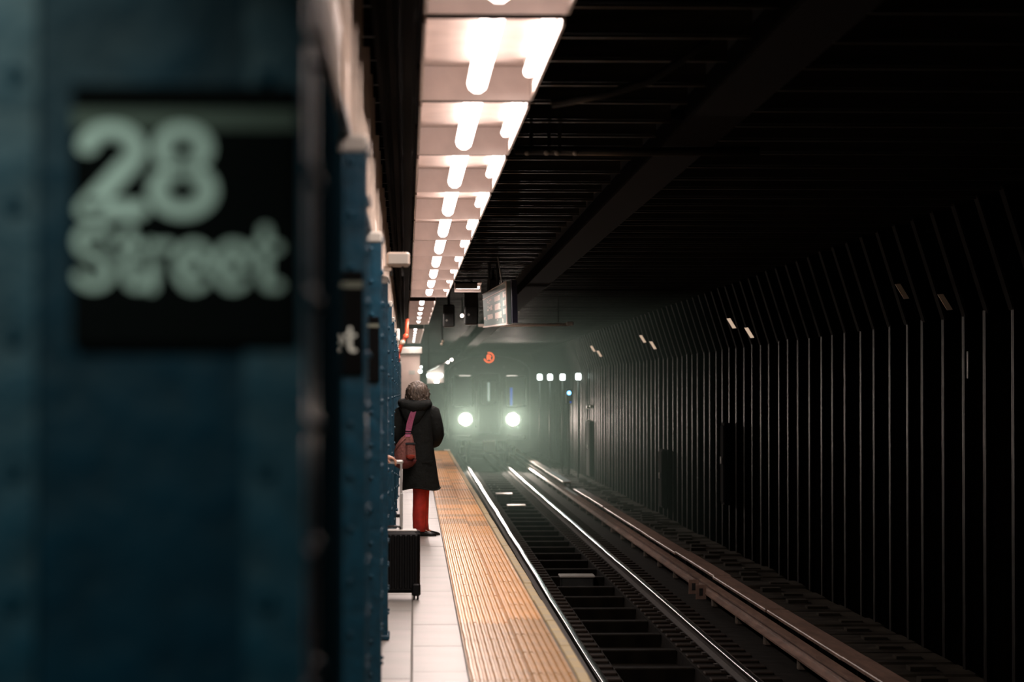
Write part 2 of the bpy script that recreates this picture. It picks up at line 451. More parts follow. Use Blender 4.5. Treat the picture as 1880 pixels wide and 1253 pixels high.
# right wall : steel posts with dark bays
wr = empty('wall_right', rz=TR); tag(wr, kind='structure')
MB().box(5.62, 5.85, -12, 125, -1.6, 3.7).obj('wall_back', M['soot'], wr)
post = MB(); 
post.box(5.25, 5.275, -0.062, 0.062, -1.2, 2.33); post.box(5.275, 5.5, -0.012, 0.012, -1.2, 2.33); post.box(5.5, 5.62, -0.085, 0.085, -1.2, 2.33)
post = post.mesh('steel_post', M['sootsteel'])
kn = MB()
kx0, kz0, kx1, kz1 = 5.25, 2.30, 4.93, 3.32
for (yy, o1, o2) in ((0.085, 0, 0.025), (0.012, 0.025, 0.34)):
    kn.add([(kx0+o1,-yy,kz0),(kx0+o2,-yy,kz0),(kx1+o2,-yy,kz1),(kx1+o1,-yy,kz1),(kx0+o1,yy,kz0),(kx0+o2,yy,kz0),(kx1+o2,yy,kz1),(kx1+o1,yy,kz1)],
       [(0,1,2,3),(7,6,5,4),(0,4,5,1),(1,5,6,2),(2,6,7,3),(3,7,4,0)])
kn.box(5.28, 5.62, -0.012, 0.012, 2.30, 3.32)
kn = kn.mesh('knee_brace', M['kneesoot'])
PITCH = 1.06
cl = empty('ceiling'); tag(cl, kind='structure')
MB().box(-6.2, 7.0, -12, 125, 3.52, 3.75).obj('ceiling_slab', M['soot'], cl)
bmn = MB(); bmn.box(-3.0, 3.02, -0.022, 0.022, 3.30, 3.318); bmn.box(-3.0, 3.0, -0.012, 0.012, 3.322, 3.53)
bmn = bmn.mesh('steel_beam', M['beamsteel'])
bml = MB(); bml.box(-5.9, 1.75, -0.022, 0.022, 3.36, 3.378); bml.box(-5.9, 1.75, -0.012, 0.012, 3.382, 3.53)
bml = bml.mesh('platform_beam', M['beamsteel'])
for i in range(-4, 108):
    y = 8.2 + PITCH*i
    put('steel_post', post, wr, (random.uniform(-0.012,0.012), y, 0), random.uniform(-0.02,0.02))
    put('knee_brace', kn, wr, (0, y, 0))
    x, yy, _ = tp(1.93, y, 0)
    put('steel_beam', bmn, cl, (x+3.0, yy, random.uniform(-0.012,0.012)), TR)
    put('platform_beam', bml, cl, (0, y+0.2, random.uniform(-0.012,0.012)))
# equipment panels in the bays
for (px, D, z0, z1, wd, lab) in ((1228, 58.5, -0.9, 0.35, 0.8, 'tall dark relay cabinet standing between the wall posts halfway to the train'),
                             (1350, 46.4, -0.35, 1.05, 0.5, 'dark electrical panel mounted on the wall posts nearer the camera'),
                             (1095, 84.0, -1.0, 0.7, 1.6, 'wide dark niche door in the tunnel wall close to the train')):
    t = empty('wall_cabinet', tp(5.24, D, z0), TR); tag(t, lab, 'cabinet')
    MB().bbox(-0.10, 0.02, -wd/2, wd/2, 0, z1-z0, 0.012).obj('body', M['blackmatte'], t)
    MB().bbox(-0.115, -0.10, -wd/2+0.04, wd/2-0.04, 0.05, z1-z0-0.05, 0.006).obj('door', M['blackmatte'], t)
    MB().box(-0.14, -0.115, -0.02, 0.02, (z1-z0)*0.5, (z1-z0)*0.5+0.12).obj('handle', M['greylight'], t)
# small plates on the knees, the farther ones given a faint glow
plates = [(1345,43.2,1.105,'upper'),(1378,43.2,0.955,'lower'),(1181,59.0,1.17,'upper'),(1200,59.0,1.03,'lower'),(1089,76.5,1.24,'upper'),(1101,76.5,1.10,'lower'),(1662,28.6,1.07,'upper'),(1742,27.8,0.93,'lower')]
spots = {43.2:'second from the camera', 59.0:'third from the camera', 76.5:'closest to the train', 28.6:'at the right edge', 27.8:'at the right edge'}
pl_me = MB().add([(-0.07,0,-0.045),(-0.02,0,-0.07),(0.07,0,0.045),(0.02,0,0.07),(-0.07,0.02,-0.045),(-0.02,0.02,-0.07),(0.07,0.02,0.045),(0.02,0.02,0.07)],[(0,1,2,3),(7,6,5,4),(0,4,5,1),(1,5,6,2),(2,6,7,3),(3,7,4,0)])
pl_me = MB().add([(-0.075,0,0.08),(-0.02,0,0.085),(0.075,0,-0.07),(0.02,0,-0.075),(-0.075,0.02,0.08),(-0.02,0.02,0.085),(0.075,0.02,-0.07),(0.02,0.02,-0.075)],[(0,1,2,3),(7,6,5,4),(0,4,5,1),(1,5,6,2),(2,6,7,3),(3,7,4,0)]).mesh('reflector_plate', M['plate'])
pl_dim = pl_me.copy(); pl_dim.name='glow_plate'; pl_dim.materials.clear(); pl_dim.materials.append(M['glowplate'])
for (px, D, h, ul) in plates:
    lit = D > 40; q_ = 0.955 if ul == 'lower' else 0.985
    o = put('glow_plate' if lit else 'reflector_plate', pl_dim if lit else pl_me, None, ((px-745)*D*q_/5000, D*q_, 1.56+h*q_))
    if lit: tag(o, '%s of two short glowing plates on the tunnel haunch, pair %s' % (ul, spots[D]), 'lamp', 'glowing plates on the tunnel haunch')
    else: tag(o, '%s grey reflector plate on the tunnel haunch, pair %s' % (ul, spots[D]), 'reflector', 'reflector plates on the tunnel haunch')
o = MB().bbox(-0.006,0.006,-0.01,0.01,0,0.26,0.002).obj('post_highlight', M['gloss'], None, loc=(5.40, 26.0, 1.70)); tag(o, 'thin upright white marker strip as painted highlight on a post near the right edge', 'gloss')  # white strip painted in for a highlight on the post
# longitudinal girder between platform and track, and the platform-side details
gd = empty('ceiling_girder', rz=TR); tag(gd, 'long dark steel girder running above the platform edge', kind='structure')
g = MB(); g.box(1.60,1.93,-8,120,3.20,3.225); g.box(1.75,1.78,-8,120,3.225,3.53)
g.obj('girder', M['blackmatte'], gd)
MB().box(-6.2, -6.0, -12, 125, -0.3, 3.6).obj('wall_left', M['tilewall']); tag(bpy.data.objects['wall_left'], kind='structure')
o = MB().box(-6.2, 7.5, 124, 124.4, -1.8, 3.7).obj('wall_far', M['soot']); tag(o, kind='structure')
o = MB().box(-6.2, 7.5, -12.4, -12, -1.8, 3.7).obj('wall_back', M['soot']); tag(o, kind='structure')

# ------------------------------------------------------------------ columns
COLD = [3.1 + 4.7*i for i in range(15)]
CR, CW, CD = -0.113, 0.375, 0.34     # right edge x, width, depth
root = empty('platform_column', (CR, COLD[0], 0))
b = MB(); b.bbox(-CW+0.012, -0.012, 0.012, CD-0.012, 0, 2.30, 0.01); b.obj('shaft', M['blue'], root)
cm = MB(); cm.box(-0.07, 0, 0, 0.012, 0.02, 2.28); cm.box(-0.012, 0, 0.012, 0.07, 0.02, 2.28)
cmesh = cm.mesh('corner_angle', M['blue_edge'])
for (sx, sy, x, y) in ((1,1,0,0),(-1,1,-CW,0),(1,-1,0,CD),(-1,-1,-CW,CD)):
    c = put('corner_angle', cmesh, root, (x, y, 0)); c.scale = (sx, sy, 1)
rv = MB()
for i in range(15):
    z = 0.12+i*0.15
    for x in (-0.045, -CW+0.045): rv.ball((x, -0.001, z), 0.011, 6, 4)
    for y in (0.045, CD-0.045): rv.ball((0.001, y, z+0.05), 0.011, 6, 4)
tag(rv.obj('rivets', M['blue_edge'], root, True), kind='stuff')
MB().bbox(-CW-0.015, 0.012, -0.015, CD+0.015, 0, 0.035, 0.01).obj('base_plate', M['blue_edge'], root)
MB().bbox(-CW-0.015, 0.004, -0.008, CD+0.008, 2.25, 2.30, 0.008).obj('capital', M['greylight'], root)
cols = [root] + [copy_tree(root) for _ in COLD[1:]]
for i, (c, d) in enumerate(zip(cols, COLD)):
    c.location.y = d
    lab = ['blurred blue steel column filling the left foreground with the large 28 Street sign',
           'second blue column of the row, mostly hidden, the letter t of its sign showing',
           'third blue column of the row, its base below the bottom frame',
           'fourth blue column of the row, hiding the owner of the suitcase',
           'fifth blue column of the row, right behind the suitcase',
           'sixth blue column of the row, overlapping the left side of the woman',
           'seventh blue column of the row, just beyond the woman in the black coat'][i] if i < 7 else '%s blue column of the row, beyond the woman, nearly hidden' % ORD[i]
    tag(c, lab, 'column', 'blue platform columns')
t = empty('platform_cabinet', (-0.118, 3.46, 0)); tag(t, 'tall dark cabinet with a brown top standing right behind the nearest blue column', 'cabinet')
MB().bbox(-0.36, 0, 0, 1.45, 0.02, 2.06, 0.012).obj('body', M['darkblue'], t)
MB().bbox(-0.37, 0.004, -0.004, 1.46, 2.06, 2.19, 0.012).obj('cabinet_top', M['brown'], t)
MB().bbox(-0.35, -0.01, 0.01, 1.44, 0, 0.03, 0.004).obj('plinth', M['dark'], t)
for q in range(2): MB().box(0.0, 0.005, 0.06+0.69*q, 0.70+0.69*q, 0.1, 1.98).obj('door', M['darkblue'], t)
# girder over the columns
cg = empty('column_girder'); tag(cg, 'cream painted riveted steel girder carried by the row of blue columns', 'girder')
G0 = -0.16
MB().box(-0.46, G0, -2, 76, 2.30, 2.33).obj('bottom_flange', M['dark'], cg)
MB().box(-0.31, -0.27, -2, 76, 2.33, 3.4).obj('web', M['dark'], cg)
sideplate = MB().box(-0.29, -0.185, 0.0, 1.7, 2.33, 2.62).mesh('side_plate', M['cream'])
stiff = MB().box(-0.27, -0.18, 0.0, 0.02, 2.33, 3.3).mesh('stiffener', M['cream'])
gus = MB().add([(-0.17,0,2.33),(-0.17,0.03,2.33),(-0.17,0.03,2.75),(-0.17,0,2.75),(-0.27,0,3.2),(-0.27,0.03,3.2),(-0.27,0,2.33),(-0.27,0.03,2.33)],[(0,1,2,3),(3,2,5,4),(4,5,7,6),(6,7,1,0),(0,3,4,6),(1,7,5,2)]).mesh('gusset', M['cream'])
for d in COLD:
    put('side_plate', sideplate, cg, (0, d-0.7, 0))
    for q in range(1,4): put('stiffener', stiff, cg, (0, d+q*1.17, 0))
    put('gusset', gus, cg, (0, d+0.15, 0))
# dark service duct between girder and the lights
dk = empty('service_duct'); tag(dk, 'black service duct and conduits running beside the platform lights', 'duct')
MB().bbox(-0.13, 0.05, 2, 72, 2.985, 3.3, 0.02, 'y').obj('duct', M['blackmatte'], dk)
for q in range(2): MB().tube([(-0.09+0.06*q, 2, 2.97),(-0.09+0.06*q, 72, 2.97)], 0.014, 8).obj('conduit', M['blackmatte'], dk, True)

# ------------------------------------------------------------------ text helper
def arc(cx, cy, rx, ry, a0, a1, n=14):
    return [(cx+rx*math.cos(math.radians(a0+(a1-a0)*i/n)), cy+ry*math.sin(math.radians(a0+(a1-a0)*i/n))) for i in range(n+1)]
GLYPH = {
 '2': (0.62, [arc(0.30,0.71,0.215,0.205,165,-30)+[(0.085,0.085)], [(0.085,0.085),(0.54,0.085)]]),
 '8': (0.64, [arc(0.31,0.735,0.175,0.17,0,360,20), arc(0.31,0.29,0.215,0.205,0,360,20)]),
 'S': (0.62, [arc(0.30,0.73,0.20,0.18,20,270,14)+arc(0.30,0.27,0.21,0.20,90,-160,14)]),
 't': (0.38, [[(0.17,0.90),(0.17,0.20)]+arc(0.27,0.18,0.10,0.11,180,270,6)+[(0.34,0.07)], [(0.03,0.64),(0.33,0.64)]]),
 'r': (0.40, [[(0.10,0.04),(0.10,0.68)], arc(0.28,0.44,0.18,0.22,180,70,8)]),
 'e': (0.55, [[(0.09,0.37),(0.47,0.37)]+arc(0.28,0.36,0.20,0.31,0,310,18)]),
 'R': (0.60, [[(0.10,0.04),(0.10,0.93),(0.32,0.93)]+arc(0.32,0.71,0.17,0.22,90,-90,10)+[(0.10,0.49)], [(0.30,0.49),(0.52,0.04)]]),
}
def text_mesh(txt, size, m, name, stroke=0.15):
    b = MB(); x = 0; h = stroke/2; q = 0
    for ch in txt:
        wd, strokes = GLYPH[ch]
        for st in strokes:
            for i, (px, py) in enumerate(st):
                z = 0.0015 + 0.00002*(q % 7); q += 1
                n = 10
                vs = [(x+px+h*math.cos(2*PI*k/n), py+h*math.sin(2*PI*k/n), z) for k in range(n)]
                b.add(vs, [tuple(range(n))])
                if i:
                    (ox, oy) = st[i-1]; L = math.hypot(px-ox, py-oy) or 1
                    nx, ny = -(py-oy)/L*h, (px-ox)/L*h
                    b.add([(x+ox+nx,oy+ny,0.002),(x+ox-nx,oy-ny,0.002),(x+px-nx,py-ny,0.002),(x+px+nx,py+ny,0.002)], [(0,1,2,3)])
        x += wd
    return b.mesh(name, m)
def text_part(me, parent, x0, x1, z0, z1, y):
    """fit the glyph mesh (drawn in XY) into the X/Z rectangle facing -Y"""
    xs=[v.co.x for v in me.vertices]; ys=[v.co.y for v in me.vertices]
    a0,a1,b0,b1=min(xs),max(xs),min(ys),max(ys)
    me2 = me.copy()
    for v in me2.vertices:
        v.co = Vector((x0+(v.co.x-a0)/(a1-a0)*(x1-x0), y - v.co.z, z0+(v.co.y-b0)/(b1-b0)*(z1-z0)))
    me2.update()
    o = bpy.data.objects.new(me.name, me2); COL.objects.link(o); o.parent = parent
    return o
t28 = text_mesh('28', 1.0, M['white'], 'number', 0.18)
tst = text_mesh('Street', 1.0, M['white'], 'lettering', 0.14)
# sign rectangle in metres relative to the column's right front edge, at D = 3.1
def sign_z(py): return 1.56 + (722-py)*3.1/5000
def sign_x(px): return (px-745)*3.1/5000 - CR
def street_sign(colm, lab):
    t = empty('station_sign', (CR, colm.location.y, 0)); tag(t, lab, 'sign', '28 Street column signs')
    MB().bbox(sign_x(137), sign_x(548), -0.016, -0.001, sign_z(640), sign_z(160), 0.004, 'y').obj('panel', M['black'], t)
    MB().box(sign_x(139), sign_x(546), -0.019, -0.015, sign_z(240), sign_z(207)).obj('stripe', M['stripe'], t)
    if 'third' in lab: return t
    text_part(t28, t, sign_x(146), sign_x(402), sign_z(404), sign_z(230), -0.018)
    text_part(tst, t, sign_x(143), sign_x(520), sign_z(538), sign_z(416), -0.018)
    return t
street_sign(cols[0], 'large blurred black 28 Street sign on the nearest blue column')
street_sign(cols[1], 'black 28 Street sign on the second column, only its last letter t showing')
street_sign(cols[2], 'black 28 Street sign on the third column, a narrow dark sliver')

# ------------------------------------------------------------------ fluorescent fixtures
FZ = 2.985
def make_fixture(L, x0, x1, tubes, ztop=0.165):
    t = empty('fluorescent_fixture', (0,0,0))
    w_ = x1-x0
    # housing: inverted tray
    h = MB()
    h.box(0, w_, 0, L, ztop, ztop+0.02)
    h.obj('reflector', M['fixture'], t)
    for s, nm in ((0,'left'),(w_-0.012,'right')):
        MB().box(s, s+0.012, 0, L, 0.0, ztop).obj('side_skirt', M['fixture'] if s else M['fixture'], t)
    MB().box(0.012, w_-0.012, L-0.02, L, 0.0, ztop).obj('end_plate', M['fixture'], t)
    MB().box(0.012, w_-0.012, 0.0, 0.012, 0.02, ztop).obj('end_plate', M['fixdark'], t)
    MB().box(-0.01, w_+0.01, 0, L, ztop+0.02, ztop+0.10).obj('gear_box', M['fixdark'], t)
    for yy in (0.4, L-0.4): MB().cyl((w_/2,yy,ztop+0.1),(w_/2,yy,0.56),0.009,6).obj('hanger', M['blackmatte'], t)
    for (tx, tz, r, y0, y1) in tubes:
        tu = MB().cyl((tx, y0, tz), (tx, y1, tz), r, 10).obj('tube', M['tube'], t, True)
        for yy in (y0-0.03, y1+0.005):
            MB().bbox(tx-0.02, tx+0.02, yy, yy+0.025, tz-0.025, ztop, 0.004).obj('lamp_holder', M['greylight'], t)
    return t
def fixture_light(t, tx, tz, y0, y1, power):
    a = lamp('tube_light', 'AREA', (tx, (y0+y1)/2, tz-0.053), power, (1.0, 0.84, 0.78), t, shape='RECTANGLE', size=0.03, size_y=y1-y0)
    return a
TUB = [(0.275, 0.06, 0.050, 0.15, 2.55), (0.515, 0.100, 0.028, 0.15, 2.4)]
fx = []
proto = make_fixture(2.77, 0.067, 0.615, TUB)
for i in range(11):
    t = proto if i == 0 else copy_tree(proto)
    y = 7.45 + 3.03*i
    t.location = (0.067, y, FZ)
    fx.append(t)
    tag(t, '%s white trough light with two tubes above the platform, from the camera' % ORD[i], 'light fixture', 'trough lights over the platform')
    for (tx, tz, r, a, b_) in TUB:
        fixture_light(t, tx, tz, a, b_, PLATFORM_LAMP_W*(1.0 if i else 0.6))
t = copy_tree(proto); t.location = (0.067, 4.42, FZ)
tag(t, 'white trough light above the second column, just out of the top of the frame', 'light fixture', 'trough lights over the platform')
for (tx, tz, r, a, b_) in TUB: fixture_light(t, tx, tz, a, b_, PLATFORM_LAMP_W*0.45)
TUB2 = [(0.21, 0.06, 0.04, 0.15, 2.3)]
proto2 = make_fixture(2.6, 0.05, 0.47, TUB2)
for i in range(5):
    t = proto2 if i == 0 else copy_tree(proto2)
    t.location = (0.05, 42.3 + 2.8*i, FZ-0.015); 
    tag(t, '%s narrow trough light in the second run, past the hanging sign' % ORD[i], 'light fixture', 'narrow trough lights in the second run')
    fixture_light(t, *TUB2[0][:2], 0.15, 2.3, PLATFORM_LAMP_W*1.3)
for i in range(6):
    t = copy_tree(proto2); t.location = (0.03, 60.5 + 2.8*i if i < 4 else 60.5+2.8*i, FZ-0.02); t.scale = (0.9,1,1)
    if i > 3: t.location.x = 0.03
    tag(t, '%s small distant trough light above the head of the woman' % ORD[i], 'light fixture', 'distant trough lights')
    if i < 5: fixture_light(t, *TUB2[0][:2], 0.15, 2.3, PLATFORM_LAMP_W*1.3)
# crosswise fixture
t = empty('fluorescent_fixture', (0.66, 36.5, 2.93)); tag(t, 'single trough light set crosswise, beside the hanging sign', 'light fixture')
MB().box(0, 0.36, 0, 0.5, 0.10, 0.12).obj('reflector', M['fixture'], t)
MB().box(0, 0.36, 0.5, 0.52, 0.0, 0.12).obj('end_plate', M['fixture'], t)
MB().box(0, 0.30, 0.0, 0.02, 0.03, 0.12).obj('end_plate', M['fixdark'], t)
MB().cyl((0.02, 0.15, 0.05),(0.33, 0.15, 0.05), 0.019, 8).obj('tube', M['tube'], t, True)
a = lamp('tube_light', 'AREA', (0.17, 0.15, 0.025), 14, (1,0.84,0.78), t, shape='RECTANGLE', size=0.3, size_y=0.03)

# ------------------------------------------------------------------ boxes and pipes at ceiling
t = empty('loudspeaker', (-0.12, 17.0, 2.355)); tag(t, 'beige box loudspeaker bracketed to the column girder, left of the lights', 'loudspeaker')
MB().bbox(0.0, 0.145, 0, 0.22, 0, 0.085, 0.012).obj('body', M['cream'], t)
MB().bbox(0.01, 0.135, -0.01, 0.0, 0.01, 0.075, 0.004).obj('grille', M['greylight'], t)
MB().box(-0.02, 0.03, 0.05, 0.10, -0.03, 0.0).obj('bracket', M['cream'], t)
for q in range(2): MB().cyl((0.03+0.07*q, 0.1, 0), (0.03+0.07*q, 0.1, -0.06), 0.008, 6).obj('cable_tail', M['dark'], t)
t = empty('conduit_bundle', (0, 18.0, 0)); tag(t, 'dusty pipes crossing the ceiling above the track near the camera', 'pipes')
MB().tube([(0.72,0,3.17),(1.5,0.05,3.165),(2.35,0,3.17)], 0.03, 8).obj('pipe', M['beamsteel'], t, True)
MB().tube([(0.72,0.1,3.42),(2.1,0.1,3.42)], 0.035, 8).obj('pipe', M['beamsteel'], t, True)
for x in (0.83, 0.95, 1.02): MB().cyl((x,0.05,3.16),(x,0.05,3.42), 0.012, 6).obj('hanger', M['dark'], t)
for x in (0.80, 0.93, 1.0, 1.12): MB().ball((x,-0.01,3.15), 0.018, 8, 6).obj('clamp', M['greylight'], t, True)
t = empty('ceiling_cable', (0,0,0)); tag(t, 'thick curved cable sagging from the dark ceiling at top centre', 'cable')
MB().tube([(1.60,14,3.42),(1.45,14,3.3),(1.25,14,3.17),(1.02,14,3.1),(0.75,14,3.05)], 0.022, 8).obj('cable', M['dark'], t, True)
# cross tube in front of the haze
t = empty('crossing_conduit', (0,50,0)); tag(t, 'pale straight conduit crossing above the track behind the hanging sign', 'pipe')
MB().cyl((1.33,0,2.80),(3.0,0,2.82), 0.028, 10).obj('pipe', M['palepipe'], t, True)
MB().bbox(2.95,3.08,-0.04,0.04,2.80,2.87,0.01).obj('end_box', M['greylight'], t)
for x in (1.5, 2.8): MB().cyl((x,0,2.81),(x,0,3.53), 0.008, 6).obj('hanger', M['dark'], t)
# dark boxes between the second run of lights and the sign
for q,(x,y,z,wd,h) in enumerate(((0.95,44,2.66,0.22,0.55),(1.20,40,2.62,0.16,0.62),(0.66,48,2.72,0.2,0.4))):
    t = empty('ceiling_box', (x,y,z)); tag(t, ('black junction box hanging between the lights and the hanging sign','tall black junction box touching the left side of the hanging sign','black junction box just right of the second run of lights')[q], 'junction box')
    MB().bbox(0,wd,0,0.2,0,h,0.02).obj('body', M['dark'], t)
    MB().cyl((wd/2,0.1,h),(wd/2,0.1,3.45-z), 0.02, 8).obj('drop_pipe', M['dark'], t)
    MB().cyl((wd*0.3,-0.02,h*0.3),(wd*0.3,0,h*0.3), 0.02, 8).obj('knob', M['greylight'], t)

# ------------------------------------------------------------------ hanging sign (angled board)
t = empty('hanging_sign', (0,0,0)); tag(t, 'angled grey board with blocks of small white print hanging over the platform edge', 'sign')
F = 5000.0
def P(px, py, D): return Vector(((px-745)*D/F, D, 1.56+(722-py)*D/F))
A0, A1 = P(886,541,38.6), P(930,516,36.2)
B0, B1 = P(889,602,38.6), P(932,596,36.2)
nrm = Vector((0.35, -0.93, 0)).normalized()
def face(u, v, off=0.0):
    p = (A0*(1-u)+A1*u)*(1-v) + (B0*(1-u)+B1*u)*v
    n = (A1-A0).cross(B0-A0).normalized()
    if n.y > 0: n = -n
    return p + n*off
def quadbox(u0,u1,v0,v1,o0,o1):
    vs=[face(u0,v0,o0),face(u1,v0,o0),face(u1,v1,o0),face(u0,v1,o0),face(u0,v0,o1),face(u1,v0,o1),face(u1,v1,o1),face(u0,v1,o1)]
    return vs,[(0,1,2,3),(7,6,5,4),(0,4,5,1),(1,5,6,2),(2,6,7,3),(3,7,4,0)]
MB().add(*quadbox(0,1,0,1,-0.05,0)).obj('board', M['signface'], t)
MB().add(*quadbox(0,1,0.15,0.175,0,0.006)).obj('rule', M['signprint'], t)
MB().add(*quadbox(0,1.03,0.965,1.0,0,0.02)).obj('bottom_trim', M['signprint'], t)
MB().add(*quadbox(0.985,1.0,0,1,0,0.012)).obj('edge_trim', M['signprint'], t)
MB().add(*quadbox(0,1.0,0.0,0.012,0,0.008)).obj('edge_trim', M['signprint'], t)
MB().add(*quadbox(1.0,1.05,0,0.98,-0.12,-0.05)).obj('side_panel', M['signside'], t)
rn = random.Random(4)
def para(u0,u1,v0,v1,dens=1.0):
    b = MB(); v=v0; row=0
    while v < v1-0.01:
        u=u0
        while u < u1-0.02:
            ww=min(rn.uniform(0.02,0.07), u1-u)
            if rn.random() < dens: b.add(*quadbox(u,u+ww,v,v+0.021,0,0.003))
            u += ww+0.008
        v += 0.026
    tag(b.obj('print_block', M['signprint'], t), kind='stuff')
for (u0,u1,v0,v1,d) in ((0.50,0.72,0.24,0.38,1),(0.50,0.74,0.44,0.60,1),(0.50,0.78,0.66,0.82,1),(0.18,0.40,0.42,0.56,.6),(0.18,0.40,0.66,0.80,1),
                        (0.84,0.97,0.22,0.36,.9),(0.84,0.97,0.42,0.56,1),(0.84,0.97,0.62,0.76,1),(0.02,0.12,0.70,0.80,.9),(0.18,0.38,0.24,0.36,.3),(0.80,0.85,0.84,0.94,.8),(0.57,0.62,0.84,0.90,.7)):
    para(u0,u1,v0,v1,d)
MB().cyl(face(0.82,0), face(0.82,0)+Vector((-0.07,0,0.42)), 0.010, 6).obj('hanging_rod', M['alu'], t)
MB().cyl(face(0.3,0), face(0.3,0)+Vector((0,0,0.5)), 0.018, 6).obj('hanging_rod', M['dark'], t)
MB().cyl(face(0.55,0,-0.03), face(0.55,0,-0.03)+Vector((0,0,0.5)), 0.022, 6).obj('hanging_rod', M['dark'], t)

# ------------------------------------------------------------------ far end of the platform
t = empty('end_partition', (-0.42, 72.6, 0)); tag(t, 'beige partition wall at the far end of the platform, behind the woman', 'partition')
MB().bbox(-0.6, 0.80, 0, 0.2, 0, 2.60, 0.01).obj('panel', M['wallpanel'], t)
MB().bbox(-0.6, 0.86, -0.12, 0.3, 2.60, 2.78, 0.02).obj('lintel', M['greylight'], t)
MB().box(0.50, 0.66, -0.012, 0.0, 2.05, 2.16).obj('small_plate', M['greylight'], t)
t = empty('red_standpipe', (0,0,0)); tag(t, 'orange red standpipe with a valve elbow high up beyond the columns', 'pipe')
t.location = (0, 50, 0)
MB().tube([(-0.12,0,2.30),(-0.09,0,2.42),(-0.03,0,2.54),(0.015,0,2.66),(0.02,0,2.92)], 0.035, 10).obj('pipe', M['red'], t, True)
MB().ball((-0.0,-0.02,2.60), 0.055, 12, 8).obj('valve', M['red'], t, True)
MB().ball((-0.06,-0.03,2.49), 0.05, 12, 8).obj('coupling', M['plate'], t, True)
MB().tube([(-0.13,0,2.32),(-0.13,0,2.13)], 0.022, 10).obj('riser', M['red'], t, True)
for q,(x,y,z,lab) in enumerate(((0.385,72.47,2.135,'lower round white lamp at the edge of the beige partition'),(0.41,72.47,2.25,'upper small white lamp at the edge of the beige partition'))):
    t = empty('bulkhead_lamp', (x,y,z)); tag(t, lab, 'lamp', 'lamps by the partition')
    MB().ball((0,0,0), 0.055 if q == 0 else 0.035, 12, 8).obj('globe', M['tunnellamp'], t, True)
    MB().cyl((0,0.0,0),(0,0.14,0), 0.025, 8).obj('mount', M['dark'], t)
# cluster of lights over the far platform stair (beyond the partition)
t = empty('notice_box', (-0.17, 49.0, 2.50)); tag(t, 'small white box with a dark front hung from the girder beside the red standpipe', 'box')
MB().bbox(0,0.06,0,0.1,0,0.22,0.01).obj('body', M['gloss'], t)
MB().bbox(-0.04,0.0,0.0,0.08,0.05,0.13,0.01).obj('socket', M['dark'], t)
t = empty('canopy_light', (0,0,0)); tag(t, 'bright slanted canopy light with round lamps, left of the train', 'light fixture')
D = 78.0
c0 = P(784,682,D); c1 = P(829,661,D); d0 = P(784,705,D); d1 = P(815,703,D); mid = P(815,668,D)
MB().add([c0,mid,d1,d0]+[p+Vector((0,0.1,0)) for p in (c0,mid,d1,d0)],[(0,1,2,3),(7,6,5,4),(0,4,5,1),(1,5,6,2),(2,6,7,3),(3,7,4,0)]).obj('reflector', M['fixture'], t)
MB().cyl(c0+Vector((0,-0.05,0)), c1+Vector((0,-0.05,0)), 0.028, 8).obj('arm', M['alu'], t, True)
for q in range(5):
    p = P(787+5.6*q, 690, D)+Vector((0,-0.1,0)); MB().ball(p, 0.062, 10, 8).obj('bulb', M['tunnellamp'], t, True)
for (px,py,r) in ((799,702,0.035),(804,702,0.035),(829,661,0.045),(822,666,0.04)):
    MB().ball(P(px,py,D)+Vector((0,-0.1,0)), r, 10, 8).obj('bulb', M['tube'], t, True)
lamp('canopy_glow', 'POINT', P(798,701,D-0.9), 1.2, (0.9,1.0,0.95), shadow_soft_size=0.03)
MB().cyl(c0+Vector((0.05,0.05,-0.05)), Vector((c0.x+0.05,c0.y+0.05,3.53)), 0.015, 6).obj('hanger', M['dark'], t)
# four tunnel lamps right of the train, on short brackets on uprights
lampdata = [(991,693,96.5),(1010,693,93.5),(1033,693,90.5),(1062,692,86.5)]
for q,(px,py,D) in enumerate(lampdata):
    p = P(px,py,D)
    t = empty('tunnel_lamp', (p.x,p.y,-1.27)); tag(t, '%s of four bright tunnel lamps beside the train, counted from the train' % ORD[q], 'lamp', 'tunnel lamps right of the train')
    z = p.z+1.27
    MB().bbox(-0.085,0.085,-0.05,0.05,z-0.10,z+0.10,0.03).obj('lamp_glass', M['tunnellamp'], t)
    MB().bbox(-0.10,0.10,0.05,0.12,z-0.13,z+0.13,0.02).obj('lamp_back', M['dark'], t)
    MB().cyl((0.0,0.09,0.0),(0.0,0.09,z-0.12), 0.025, 8).obj('upright', M['dark'], t, True)
    lamp('lamp_glow', 'POINT', (p.x,p.y-0.12,p.z), 9, (0.80,1.0,0.92), shadow_soft_size=0.05)
p = P(1045,722,88)
t = empty('blue_signal', (p.x, p.y, -1.27)); tag(t, 'small blue signal light below the tunnel lamps', 'signal')
z = p.z+1.27
MB().ball((0,-0.03,z), 0.06, 12, 8).obj('lens', M['bluelamp'], t, True)
MB().bbox(-0.09,0.09,0.0,0.12,z-0.35,z+0.14,0.02).obj('housing', M['black'], t)
MB().cyl((0,0.06,0),(0,0.06,z-0.3),0.03,8).obj('upright', M['dark'], t, True)
MB().ball((0.05,-0.02,z-0.30), 0.03, 8, 6).obj('lens', M['bluepanel'], t, True)
for q,(px,py) in enumerate(((1080,748),(1086,747))):
    p = P(px,py,84); t = empty('signal_lamp',(p.x,p.y,p.z)); tag(t, ('dim pinkish lamp low on the tunnel wall, left of a pair','dim pinkish lamp low on the tunnel wall, right of a pair')[q], 'signal', 'dim wall lamps')
    MB().cyl((0,0,0),(0,0.05,0),0.035,10).obj('lens', M['plate'], t); MB().bbox(-0.045,0.045,0.05,0.15,-0.05,0.05,0.01).obj('housing', M['dark'], t)
